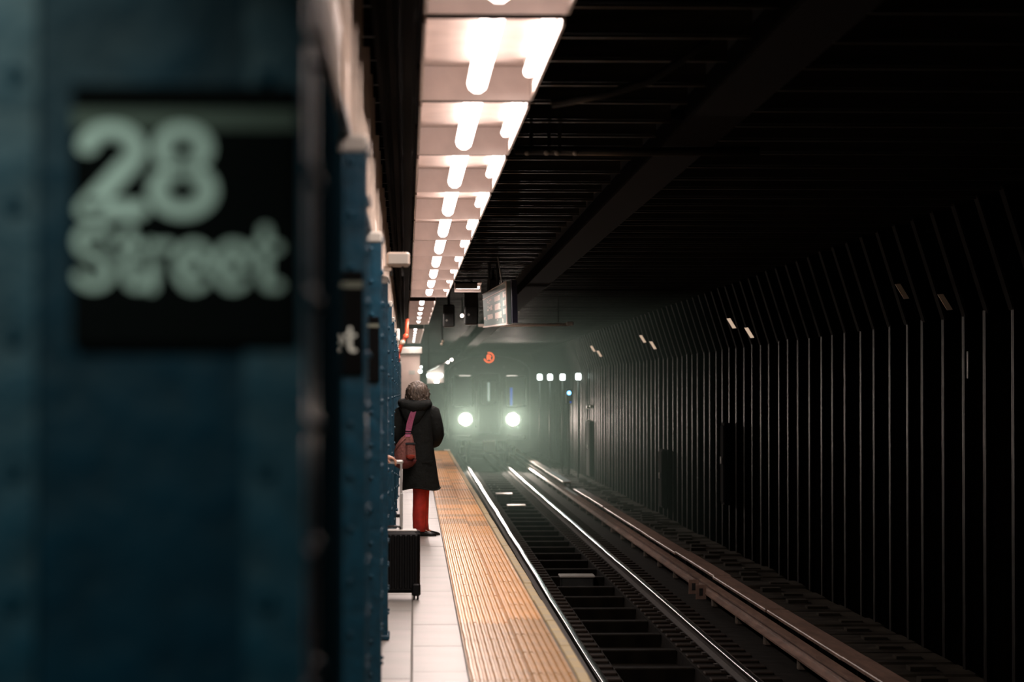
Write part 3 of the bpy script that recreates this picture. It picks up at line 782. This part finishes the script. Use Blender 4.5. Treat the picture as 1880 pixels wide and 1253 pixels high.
# dim round fittings between lights and train
for q,(px,py,D) in enumerate(((848,580,52),(813,627,66),(811,632,66))):
    p = P(px,py,D); t = empty('ceiling_fitting',(p.x,p.y,p.z)); tag(t, ('small shiny fitting left of the hanging sign','small round ceiling fitting, the upper of two, above left of the train','small round ceiling fitting, the lower of two, above left of the train')[q],'fitting','ceiling fittings')
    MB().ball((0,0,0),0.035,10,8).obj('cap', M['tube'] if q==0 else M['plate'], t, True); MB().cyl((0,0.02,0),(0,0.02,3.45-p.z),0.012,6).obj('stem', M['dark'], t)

# ------------------------------------------------------------------ train
TD = 100.0
tx, ty, _ = tp(CX, TD, 0)
tx = 153*TD/5000
trn = empty('subway_train', (tx, TD, -1.10), TR)
tag(trn, 'subway train approaching with two blazing headlights and an orange R above the door', 'train')
W = 1.50
def front_prof(w, z0, zs, zt):
    pts=[(-w,z0),(w,z0),(w,zs)]
    for k in range(1,8):
        a=k*PI/16*2/2
        pts.append((w*math.cos(k*PI/16*1.0) if k<8 else 0, zs+(zt-zs)*math.sin(k*PI/16)))
    pts.append((0,zt))
    m_ = [(-x,z) for x,z in pts[3:-1]][::-1]
    return pts+m_+[(-w,zs)]
MB().prism(front_prof(W, 0.95, 3.45, 4.05), 0.05, 18.3).obj('car_body', M['steel'], trn)
MB().prism(front_prof(W-0.02, 0.90, 3.42, 4.02), 0.0, 0.05).obj('front_mask', M['trainblack'], trn)
MB().bbox(-0.40,0.40,-0.03,0.0,1.15,3.35,0.02,'y').obj('end_door', M['steel'], trn)
dw = MB().bbox(-0.27,0.27,-0.045,-0.03,2.25,3.15,0.02,'y').obj('door_window', M['glass'], trn)
for s in (-1,1):
    MB().bbox(s*0.97-0.40, s*0.97+0.40, -0.035, 0.0, 2.15, 3.30, 0.06,'y').obj('cab_window', M['glass'], trn)
    MB().tube([(s*0.47,-0.05,1.4),(s*0.47,-0.09,1.5),(s*0.47,-0.09,2.6),(s*0.47,-0.05,2.7)],0.018,8).obj('handrail', M['dark'], trn, True)
    hb = MB().cyl((s*0.87,-0.06,1.69),(s*0.87,0.0,1.69),0.27,24).obj('headlight_bezel', M['alu'], trn)
    MB().cyl((s*0.87,-0.085,1.69),(s*0.87,-0.06,1.69),0.215,24).obj('headlight', M['head'], trn)
    MB().cyl((s*1.25,-0.03,3.55),(s*1.25,0.0,3.55),0.06,12).obj('marker_lamp', M['dark'], trn)
    MB().cyl((s*0.55,-0.02,3.62),(s*0.55,0.0,3.62),0.05,12).obj('marker_lamp', M['dark'], trn)
    MB().bbox(s*1.0-0.35,s*1.0+0.35,-0.10,0.02,0.95,1.12,0.03,'x').obj('anticlimber', M['dark'], trn)
MB().bbox(-0.06,0.02,-0.055,-0.045,2.36,3.05,0.02,'y').obj('window_reflection', M['glassreflection'], trn)  # glowing white patch painted in for a reflection in the door window
MB().bbox(0.76,0.86,-0.05,-0.035,2.20,2.85,0.01,'y').obj('blue_patch', M['bluepanel'], trn)  # faintly glowing blue strip over the cab window
# coupler, bogie
MB().bbox(-0.16,0.16,-0.55,0.1,0.55,0.85,0.05,'y').obj('coupler', M['dark'], trn)
MB().bbox(-0.22,0.22,-0.62,-0.50,0.50,0.92,0.03,'y').obj('coupler_face', M['greylight'], trn)
for ya in (1.6, 3.7, 14.6, 16.7):
    for s in (-1,1):
        MB().cyl((s*0.65,ya,0.43),(s*0.78,ya,0.43),0.42,20).obj('wheel', M['dark'], trn, True)
    MB().cyl((-0.7,ya,0.43),(0.7,ya,0.43),0.07,10).obj('axle', M['dark'], trn)
for s in (-1,1):
    for y0 in (1.2, 14.2): MB().bbox(s*0.95-0.08,s*0.95+0.08,y0,y0+2.9,0.35,0.65,0.03,'y').obj('bogie_frame', M['dark'], trn)
for k in range(4):
    for s in (-1,1):
        MB().bbox(s*W-0.02,s*W+0.02,2.2+k*4.1,3.5+k*4.1,1.15,3.2,0.01,'y').obj('side_door', M['steel'], trn)
        MB().bbox(s*W-0.025,s*W+0.025,4.0+k*4.1,5.6+k*4.1,2.0,2.9,0.02,'y').obj('side_window', M['glass'], trn)
# R bullet
RZ = 3.96
ring=MB(); pts=[]
for i in range(31):
    a=math.radians(-165+ 270*i/30)
    pts.append((-0.01+0.175*math.cos(a), -0.07, RZ+0.175*math.sin(a)))
ring=MB(); ring.tube(pts,0.021,8)
ring.obj('route_ring', M['bullet'], trn, True)
rt = text_mesh('R', 1.0, M['bullet'], 'route_letter', 0.19)
text_part(rt, trn, -0.085, 0.075, RZ-0.10, RZ+0.10, -0.07)
MB().cyl((-0.01,-0.05,RZ),(-0.01,0.02,RZ),0.21,24).obj('route_display', M['black'], trn)
for s in (-1,1):
    h = lamp('headlight_beam', 'SPOT', (s*0.87,-0.12,1.69), HEADLIGHT_W, (1.0,0.84,0.72), trn, spot_size=math.radians(75), spot_blend=1.0, shadow_soft_size=0.12)
    h.rotation_euler = (math.radians(90-2), 0, PI)

# ------------------------------------------------------------------ people
def skin_body(name, J, E, m, root=0, extra=None, levels=2):
    me = bpy.data.meshes.new(name)
    me.from_pydata([j[0] for j in J], E, [])
    o = bpy.data.objects.new(name, me); COL.objects.link(o)
    sk = o.modifiers.new('skin', 'SKIN'); sk.use_smooth_shade = True
    for i, j in enumerate(J):
        v = me.skin_vertices[0].data[i]; r = j[1]; v.radius = (r, r) if not isinstance(r, tuple) else r
        v.use_root = (i == root)
    sb = o.modifiers.new('sub', 'SUBSURF'); sb.levels = levels; sb.render_levels = levels
    bpy.context.view_layer.update()
    me2 = bpy.data.meshes.new_from_object(o.evaluated_get(bpy.context.evaluated_depsgraph_get()))
    bpy.data.objects.remove(o); bpy.data.meshes.remove(me)
    if extra:
        bm = bmesh.new(); bm.from_mesh(me2)
        tmp = extra.mesh('tmp', m, True); bm.from_mesh(tmp); bm.to_mesh(me2); bm.free(); bpy.data.meshes.remove(tmp)
    me2.name = name; me2.materials.clear(); me2.materials.append(m)
    me2.polygons.foreach_set('use_smooth', [True]*len(me2.polygons))
    return me2
def head_mb(c, yaw, r=0.098):
    """head looking along +Y turned by yaw; nose, ears, chin"""
    b = MB()
    b.ball((0,0,0), r, 20, 14, (0.86, 1.02, 1.22))
    b.ball((0,0.055,-0.065), r*0.62, 14, 10, (0.9,0.9,0.85))
    b.tube([(0,0.092,0.02),(0,0.112,-0.015),(0,0.120,-0.03),(0,0.10,-0.04)],[0.009,0.012,0.015,0.010],8)
    for s in (-1,1):
        b.ball((s*0.088,0.0,-0.01), 0.028, 10, 8, (0.35,0.7,1.1))
    b.tube([(-0.025,0.098,-0.068),(0,0.106,-0.066),(0.025,0.098,-0.068)],[0.005,0.008,0.005],6)
    R = Matrix.Rotation(yaw, 3, 'Z')
    b.v = [tuple(R @ Vector(v) + Vector(c)) for v in b.v]
    return b
def eyes(c, yaw, parent):
    R = Matrix.Rotation(yaw, 3, 'Z')
    for s in (-1,1):
        p = R @ Vector((s*0.032,0.088,0.012)) + Vector(c)
        MB().ball(tuple(p), 0.012, 10, 8).obj('eye', M['shoe'], parent, True)
def hand_chain(J, E, wrist_i, wrist, dirv, side, curl, down=Vector((0,0,-1)), s=1.0):
    """palm + five fingers appended to the skin graph"""
    d = Vector(dirv).normalized(); side = Vector(side).normalized(); dn = Vector(down).normalized()
    palm = Vector(wrist) + d*0.055*s
    J.append((tuple(palm), (0.030*s, 0.018*s))); pi = len(J)-1; E.append((wrist_i, pi))
    for k, (off, L) in enumerate(((-0.028,0.062),(-0.010,0.072),(0.009,0.068),(0.027,0.054))):
        p0 = palm + d*0.035*s + side*off*s
        p1 = p0 + (d*math.cos(curl*0.7)+dn*math.sin(curl*0.7))*L*0.5*s
        p2 = p1 + (d*math.cos(curl*1.7)+dn*math.sin(curl*1.7))*L*0.5*s
        for q,(p,r) in enumerate(((p0,0.0095),(p1,0.0085),(p2,0.007))):
            J.append((tuple(p), r*s)); E.append((pi if q==0 else len(J)-2, len(J)-1))
    t0 = Vector(wrist)+d*0.03*s - side*0.032*s
    t1 = t0 + (d*0.6 - side*0.5 + dn*0.5).normalized()*0.035*s
    t2 = t1 + (d*0.7 + dn*0.7).normalized()*0.03*s
    for q,(p,r) in enumerate(((t0,0.012),(t1,0.010),(t2,0.008))):
        J.append((tuple(p), r*s)); E.append((pi if q==0 else len(J)-2, len(J)-1))

def body(armR, armL, H=1.68, head_yaw=0.0, lean=0.0, hands=(None,None), feet=((0.09,0.0),(-0.09,0.0)), footdir=((0.1,1),(-0.1,1))):
    """armX: [shoulder, elbow, wrist]. returns skin mesh, head centre"""
    k = H/1.68
    J=[((0,0,0.93*k),0.135),((0,0,1.08*k),0.12),((0,0,1.25*k),0.135),((0,0,1.37*k),0.10),((0,0.01,1.44*k),0.055),((0,0.015,1.53*k),0.052)]
    E=[(0,1),(1,2),(2,3),(3,4),(4,5)]
    for si, s in enumerate((1,-1)):
        fx_, fy_ = feet[si]
        n=len(J)
        J += [((s*0.09,0,0.86*k),0.095),((fx_*0.98,fy_*0.6+0.01,0.47*k),0.058),((fx_,fy_,0.08*k),0.030)]
        E += [(0,n),(n,n+1),(n+1,n+2)]
        fd = Vector((*footdir[si],0)).normalized()
        J += [((fx_+fd.x*0.10, fy_+fd.y*0.10, 0.032),0.020)]; E.append((n+2,n+3))
    for si, arm in enumerate((armR, armL)):
        n=len(J)
        J += [(arm[0],0.045),(arm[1],0.036),(arm[2],0.027)]
        E += [(3,n),(n,n+1),(n+1,n+2)]
        hd = hands[si]
        if hd: hand_chain(J,E,n+2,arm[2],*hd)
    hc = (0, 0.03, 1.60*k)
    return J, E, hc

def shoe(parent, c, d, L=0.27, name='shoe'):
    d = Vector((*d,0)).normalized(); s = Vector((-d.y,d.x,0))
    b = MB(); vs=[]; n=12
    prof=[(-0.085,0.030,0.075),(-0.06,0.038,0.085),(0.0,0.040,0.080),(0.06,0.044,0.062),(0.12,0.044,0.045),(0.165,0.033,0.034),(0.185,0.012,0.022)]
    for (t,w_,h) in prof:
        for k in range(n):
            a=2*PI*k/n
            p=Vector((c[0],c[1],0))+d*t+s*math.cos(a)*w_
            z=max(0.0, h*0.5+h*0.5*math.sin(a)*1.0)
            vs.append((p.x,p.y,z+0.001))
    f=[tuple(range(n)), tuple(range(6*n,7*n))[::-1]]
    for i in range(6):
        for k in range(n):
            j=(k+1)%n; f.append((i*n+k,(i+1)*n+k,(i+1)*n+j,i*n+j))
    b.add(vs,f); return b.obj(name, M['shoe'], parent, True)

# --- the woman
wx, wy = 0.125, 29.7
wm = empty('person', (wx, wy, 0))
tag(wm, 'woman in a hooded black coat and red trousers with a shoulder bag, watching the train', 'person')
hy = math.radians(-38)
J,E,hc = body([(0.15,0.02,1.36),(0.215,0.03,1.10),(0.16,0.24,0.99)], [(-0.17,0.02,1.36),(-0.24,-0.02,1.08),(-0.06,0.22,1.00)], 1.66, hy,
   hands=((( -0.6,0.5,0.1),(0,0,1),0.6),((0.5,0.6,0.0),(0,0,1),0.6)), feet=((0.065,0.10),(0.028,0.03)), footdir=((0.9,0.3),(0.93,-0.25)))
hc = (0.005,0.04,1.575)
me = skin_body('body', J, E, M['skin'], extra=head_mb(hc, hy))
put('body', me, wm)
eyes(hc, hy, wm)
# hair: bob with curls
hr = MB()
hr.ball((0.0,0.02,1.585), 0.118, 24, 16, (0.96,1.0,0.92))
hr.loft([(0.005,0.0,1.44,0.085,0.075),(0.0,0.0,1.49,0.106,0.10),(0.0,0.005,1.54,0.117,0.112),(0.0,0.01,1.60,0.116,0.116),(0.0,0.015,1.65,0.095,0.10)],28,wob=0.03,folds=9)
for i in range(46):
    a = random.uniform(-0.9, PI+0.9); z0 = random.uniform(1.48,1.66)
    rr = 0.112*math.sqrt(max(0.15,1-((z0-1.585)/0.115)**2)) if z0>1.585 else 0.112
    ax, ay = math.cos(-a)*rr, math.sin(-a)*rr*1.0
    pts=[]
    for q in range(7):
        u=q/6
        pts.append((ax+0.012*math.cos(q*1.9+i)+0.006*u*math.cos(-a), 0.02+ay+0.012*math.sin(q*1.9+i), z0-0.10*u))
    hr.tube(pts,[0.006,0.012,0.014,0.014,0.012,0.009,0.004],6)
for i in range(16):   # loose curls lit at the right of her face
    x0 = 0.10+random.uniform(-0.02,0.028); y0 = 0.05+random.uniform(-0.03,0.05); z0 = random.uniform(1.50,1.62)
    pts=[(x0+0.014*math.cos(q*1.6+i), y0+0.014*math.sin(q*1.6+i), z0-0.016*q) for q in range(9)]
    hr.tube(pts,0.0065,6)
hr.obj('hair', M['hair'], wm, True)
# coat
S = [(0.045,0.02,0.515,0.205,0.17),(0.042,0.02,0.53,0.208,0.172),(0.035,0.02,0.62,0.195,0.165),(0.025,0.02,0.75,0.185,0.16),(0.01,0.02,0.88,0.180,0.155),(0.0,0.02,1.0,0.175,0.15),
     (-0.005,0.02,1.12,0.180,0.15),(-0.012,0.02,1.22,0.188,0.15),(-0.015,0.02,1.32,0.185,0.145),(-0.01,0.02,1.38,0.165,0.125),(-0.005,0.015,1.42,0.120,0.10),(0,0.01,1.46,0.080,0.08)]
ct = MB(); ct.loft(S, 40, cap=False, wob=0.012, folds=5, jag=0.012)
coat = ct.obj('coat', M['coat'], wm, True)
hem = MB(); hem.tube([(0.045+0.206*math.cos(a),0.02+0.171*math.sin(a),0.518+0.012*math.sin(3*a+1)) for a in [2*PI*i/40 for i in range(41)]],0.009,6); hem.obj('hem', M['coat'], coat, True)
# pocket flap + seam
MB().bbox(0.05,0.17,-0.150,-0.143,0.80,0.83,0.003).obj('pocket_flap', M['coat'], coat)
def sleeve(pts, rads, par, m):
    return MB().tube(pts, rads, 16).obj('sleeve', m, par, True)
sleeve([(0.12,0.02,1.385),(0.165,0.02,1.35),(0.190,0.01,1.26),(0.215,0.01,1.17),(0.225,0.02,1.10),(0.21,0.06,1.05),(0.20,0.14,1.02),(0.17,0.22,1.0)],[0.06,0.082,0.080,0.074,0.070,0.064,0.056,0.048], wm, M['coat'])
sleeve([(-0.12,0.02,1.385),(-0.17,0.02,1.34),(-0.215,0.0,1.25),(-0.235,-0.02,1.16),(-0.24,-0.02,1.08),(-0.20,0.06,1.03),(-0.13,0.15,1.01),(-0.08,0.21,1.0)],[0.06,0.082,0.080,0.074,0.070,0.062,0.054,0.046], wm, M['coat'])
# hood lying on the shoulders
hd = MB()
hd.tube([(0.10,0.06,1.46),(0.115,-0.03,1.44),(0.06,-0.11,1.42),(-0.04,-0.13,1.405),(-0.13,-0.09,1.425),(-0.165,0.0,1.45),(-0.12,0.08,1.47)],[0.035,0.05,0.06,0.066,0.062,0.05,0.035],14)
hd.loft([(-0.05,-0.10,1.19,0.02,0.02),(-0.05,-0.12,1.24,0.07,0.035),(-0.045,-0.115,1.32,0.115,0.05),(-0.04,-0.09,1.39,0.145,0.07),(-0.03,-0.05,1.45,0.135,0.08),(-0.02,-0.02,1.475,0.11,0.07)],24,wob=0.03,folds=4)
hd.obj('hood', M['coat'], wm, True)
MB().tube([(-0.17,-0.03,1.475),(-0.10,-0.10,1.478),(0.0,-0.125,1.474),(0.08,-0.09,1.468)],0.008,6).obj('hood_rim', M['coat'], wm, True)
# trousers
lg1 = MB()
lg1.loft([(0.035,0.03,0.05,0.068,0.075),(0.025,0.03,0.10,0.070,0.075),(0.022,0.02,0.22,0.072,0.075),(0.030,0.02,0.34,0.074,0.078),(0.034,0.02,0.45,0.078,0.08),(0.03,0.02,0.60,0.085,0.09),(0.03,0.02,0.80,0.10,0.10)],24,wob=0.035,folds=4)
lg1.loft([(0.070,0.10,0.05,0.060,0.07),(0.060,0.09,0.15,0.062,0.07),(0.060,0.08,0.34,0.066,0.072),(0.055,0.06,0.50,0.075,0.08),(0.06,0.04,0.80,0.09,0.09)],24,wob=0.035,folds=5)
lg1.obj('trousers', M['trouser'], wm, True)
shoe(wm, (0.03,0.03), (0.93,-0.25)); shoe(wm, (0.075,0.12), (0.9,0.3))
# white folded paper held at the front
o = MB().add([(0.10,0.30,0.98),(0.30,0.26,0.965),(0.30,0.34,1.0),(0.12,0.36,1.02),(0.10,0.30,0.992),(0.30,0.26,0.977),(0.30,0.34,1.012),(0.12,0.36,1.032)],[(0,1,2,3),(7,6,5,4),(0,4,5,1),(1,5,6,2),(2,6,7,3),(3,7,4,0)]).obj('paper', M['gloss'])
o.location = (wx-0.085, wy-0.02, 0.045); tag(o, 'pale folded paper held in front of the woman at elbow height', 'paper')
# shoulder bag
bg = empty('shoulder_bag', (wx-0.15, wy-0.20, 0.0)); tag(bg, 'rose brown canvas bag with a magenta strap across the back of the woman', 'bag')
q = MB()
q.loft([(-0.005,0,0.745,0.04,0.03),(0.0,0,0.765,0.085,0.06),(0.01,0,0.80,0.115,0.075),(0.015,0,0.86,0.120,0.08),(0.015,0,0.93,0.115,0.078),(0.02,0,1.0,0.10,0.07),(0.035,0,1.06,0.075,0.055),(0.055,0,1.11,0.04,0.035),(0.06,0,1.125,0.02,0.02)],28,wob=0.02,folds=4)
q.obj('bag_body', M['bag'], bg, True)
MB().loft([(0.002,0,0.741,0.045,0.033),(0.005,0,0.765,0.092,0.065),(0.012,-0.002,0.80,0.121,0.080),(0.015,-0.003,0.84,0.125,0.083)],28,wob=0.02,folds=4).obj('bag_bottom', M['bagdark'], bg, True)
MB().bbox(0.025,0.125,-0.105,-0.055,0.84,1.02,0.02).obj('front_pocket', M['bag'], bg)
MB().bbox(0.028,0.122,-0.112,-0.060,0.845,0.905,0.018).obj('pocket_panel', M['bagred'], bg)
MB().bbox(0.022,0.128,-0.112,-0.100,1.00,1.025,0.005).obj('pocket_zip', M['coat2'], bg)
MB().tube([(-0.10,-0.065,0.94),(-0.03,-0.085,1.02),(0.03,-0.07,1.08)],0.008,6).obj('piping', M['bag'], bg, True)
sp = MB(); vs=[]; fs=[]
path=[(0.045,-0.045,1.085,.026),(0.050,-0.02,1.13,.030),(0.055,0.015,1.16,.032),(0.070,0.025,1.24,.034),(0.095,0.03,1.32,.032),(0.120,0.045,1.39,.028),(0.150,0.08,1.455,.022),(0.160,0.16,1.462,.02),(0.165,0.26,1.43,.02),(0.14,0.335,1.34,.022),(0.07,0.375,1.2,.025),(-0.02,0.365,1.1,.025),(-0.09,0.32,1.04,.025),(-0.12,0.2,1.0,.022),(-0.115,0.06,0.98,.02)]
for i,(x,y,z,hw) in enumerate(path):
    for (a,b_) in ((-hw,0.004),(hw,0.004),(hw,-0.004),(-hw,-0.004)):
        vs.append((x+a, y+ (b_ if z<1.44 else 0), z + (b_ if z>=1.44 else 0)))
for i in range(len(path)-1):
    for k in range(4): fs.append((i*4+k,i*4+(k+1)%4,(i+1)*4+(k+1)%4,(i+1)*4+k))
sp.add(vs,fs).obj('strap', M['strap'], bg)
MB().bbox(0.018,0.088,-0.035,-0.01,1.115,1.125,0.003).obj('buckle', M['coat2'], bg); MB().bbox(0.018,0.088,-0.03,-0.005,1.145,1.152,0.003).obj('buckle', M['coat2'], bg)

# --- suitcase
sx, sy = -0.076, 20.55
sc = empty('suitcase', (sx, sy, 0)); tag(sc, 'black ribbed rolling suitcase with its silver handle pulled up', 'suitcase')
sh = MB(); sh.bbox(-0.183,0.183,0.0,0.24,0.052,0.515,0.022)
for i in range(9):
    x=-0.155+i*0.0388
    sh.bbox(x-0.013,x+0.013,-0.010,0.012,0.085,0.49,0.006)
sh.obj('shell', M['case'], sc)
MB().box(-0.186,0.186,0.115,0.128,0.05,0.518).obj('zip_band', M['shoe'], sc)
MB().bbox(-0.16,0.16,0.03,0.21,0.512,0.526,0.006).obj('top_sheen', M['greylight'], sc)  # grey colour stands in for the sheen on the black case top
MB().tube([(-0.08,0.12,0.526),(-0.07,0.12,0.545),(0.0,0.12,0.55),(0.03,0.12,0.545),(0.04,0.12,0.526)],0.009,8).obj('carry_handle', M['shoe'], sc, True)
for x in (-0.155,0.155):
    for y in (0.035,0.205):
        wq = MB().bbox(x-0.028,x+0.028,y-0.028,y+0.028,0.045,0.10,0.01).obj('wheel_housing', M['case'], sc)
        MB().cyl((x-0.020,y,0.024),(x-0.006,y,0.024),0.024,14).obj('wheel', M['shoe'], wq)
        MB().cyl((x+0.006,y,0.024),(x+0.020,y,0.024),0.024,14).obj('wheel', M['shoe'], wq)
    MB().bbox(x-0.034,x+0.034,-0.018,0.03,0.030,0.125,0.012).obj('corner_guard', M['case'], sc)
for x in (-0.105,0.042):
    MB().bbox(x-0.012,x+0.012,0.155,0.175,0.52,0.80,0.004).obj('handle_tube', M['alu'], sc)
    MB().bbox(x-0.009,x+0.009,0.158,0.172,0.80,1.025,0.003).obj('handle_tube', M['alu'], sc)
MB().bbox(-0.125,0.062,0.148,0.182,1.022,1.050,0.010,'x').obj('grip', M['alu'], sc)

# --- owner of the suitcase, hidden behind the fourth column save for the hand
ox, oy = -0.50, 20.75
ow = empty('person', (ox, oy, 0)); tag(ow, 'person hidden behind the fourth blue column, hand resting on the suitcase handle', 'person')
gx, gy, gz = sx-0.03-ox, sy+0.165-oy, 1.06
wr_ = (gx-0.085, gy-0.005, gz+0.012)
J,E,hc2 = body([(0.17,0.0,1.38),(0.22,0.02,1.14),wr_],[(-0.18,0.0,1.38),(-0.22,0.02,1.12),(-0.20,0.10,0.90)],1.68,0.0,
   hands=(((1,0,-0.05),(0,1,0),1.0),((0,0.2,-1),(0,1,0),0.5)))
me = skin_body('body', J, E, M['skin'], extra=head_mb((0,0.03,1.60),0))
put('body', me, ow); eyes((0,0.03,1.60),0,ow)
MB().loft([(0,0.0,1.50,0.085,0.08),(0,0.0,1.56,0.10,0.10),(0,0.0,1.63,0.10,0.115),(0,0.01,1.70,0.08,0.09),(0,0.01,1.73,0.03,0.04)],20,wob=0.02,folds=7).obj('hair', M['hairdark'], ow, True)
MB().loft([(0,0.01,0.80,0.185,0.145),(0,0.01,0.95,0.18,0.145),(0,0.01,1.10,0.172,0.135),(0,0.01,1.25,0.185,0.14),(0,0.01,1.37,0.165,0.12),(0,0.01,1.43,0.11,0.09),(0,0.01,1.48,0.075,0.075)],28,cap=False,wob=0.015,folds=5).obj('jacket', M['coat2'], ow, True)
MB().tube([(0.12,0,1.39),(0.18,0,1.34),(0.215,0.01,1.2),(0.225,0.02,1.13),(0.26,0.0,1.10),(wr_[0]+0.005,wr_[1],wr_[2]+0.003)],[0.055,0.07,0.06,0.058,0.048,0.036],14).obj('sleeve', M['coat2'], ow, True)
MB().tube([(-0.12,0,1.39),(-0.18,0,1.34),(-0.215,0.01,1.2),(-0.22,0.02,1.12),(-0.20,0.10,0.90)],[0.055,0.07,0.06,0.055,0.036],14).obj('sleeve', M['coat2'], ow, True)
tr_ = MB()
for s in (-1,1): tr_.loft([(s*0.09,0,0.07,0.062,0.07),(s*0.09,0,0.3,0.065,0.072),(s*0.09,0.01,0.5,0.072,0.08),(s*0.085,0.01,0.85,0.095,0.11)],20,wob=0.03,folds=4)
tr_.obj('trousers', M['jeans'], ow, True)
shoe(ow,(0.09,0),(0.1,1)); shoe(ow,(-0.09,0),(-0.1,1))

# --- third person far behind, only a dark shoe showing
px_, py_ = -0.40, 34.2
pw = empty('person', (px_, py_, 0)); tag(pw, 'person standing behind the seventh column, one dark shoe showing', 'person')
J,E,hc3 = body([(0.17,0.0,1.38),(0.20,0.0,1.12),(0.16,0.08,0.92)],[(-0.18,0.0,1.38),(-0.20,0.0,1.12),(-0.16,0.08,0.92)],1.70,0.0,
   hands=(((0,0.3,-1),(0,1,0),0.4),((0,0.3,-1),(0,1,0),0.4)), feet=((0.16,0.02),(-0.09,0)), footdir=((1,0.2),(0,1)))
me = skin_body('body', J, E, M['skin'], extra=head_mb((0,0.03,1.61),0))
put('body', me, pw); eyes((0,0.03,1.61),0,pw)
MB().loft([(0,0.0,1.52,0.09,0.085),(0,0.0,1.58,0.10,0.10),(0,0.0,1.65,0.10,0.11),(0,0.01,1.72,0.06,0.07)],20,wob=0.02,folds=7).obj('hair', M['hairdark'], pw, True)
MB().loft([(0,0.01,0.75,0.19,0.15),(0,0.01,0.95,0.18,0.145),(0,0.01,1.10,0.172,0.135),(0,0.01,1.25,0.185,0.14),(0,0.01,1.37,0.165,0.12),(0,0.01,1.43,0.11,0.09),(0,0.01,1.48,0.075,0.075)],28,cap=False,wob=0.015,folds=5).obj('jacket', M['coat2'], pw, True)
for s in (-1,1): MB().tube([(s*0.12,0,1.39),(s*0.18,0,1.34),(s*0.205,0.0,1.2),(s*0.20,0.0,1.12),(s*0.16,0.07,0.94)],[0.055,0.07,0.06,0.055,0.038],14).obj('sleeve', M['coat2'], pw, True)
tr_ = MB()
for s,xx in ((1,0.16),(-1,-0.09)): tr_.loft([(xx,0,0.07,0.062,0.07),(xx,0,0.3,0.065,0.072),(xx*0.9,0.01,0.5,0.072,0.08),(s*0.085,0.01,0.85,0.095,0.11)],20,wob=0.03,folds=4)
tr_.obj('trousers', M['jeans'], pw, True)
shoe(pw,(0.17,0.02),(1,0.15)); shoe(pw,(-0.09,0),(-0.1,1))

# ------------------------------------------------------------------ haze in the tunnel ahead of the train
hz = MB().box(-5.95, 5.6, 46, 112, -1.24, 3.29).obj('tunnel_haze', M['soot'])
tag(hz, 'thin grey green dust haze filling the tunnel around the train headlights', 'haze', kind='stuff')
m = bpy.data.materials.new('haze_volume'); m.use_nodes = True
nt = m.node_tree; nt.nodes.clear()
out = nt.nodes.new('ShaderNodeOutputMaterial'); vs_ = nt.nodes.new('ShaderNodeVolumeScatter')
vs_.inputs['Color'].default_value = (0.60, 0.88, 0.78, 1); vs_.inputs['Density'].default_value = HAZE; vs_.inputs['Anisotropy'].default_value = 0.85
nt.links.new(vs_.outputs[0], out.inputs['Volume'])
hz.data.materials.clear(); hz.data.materials.append(m)
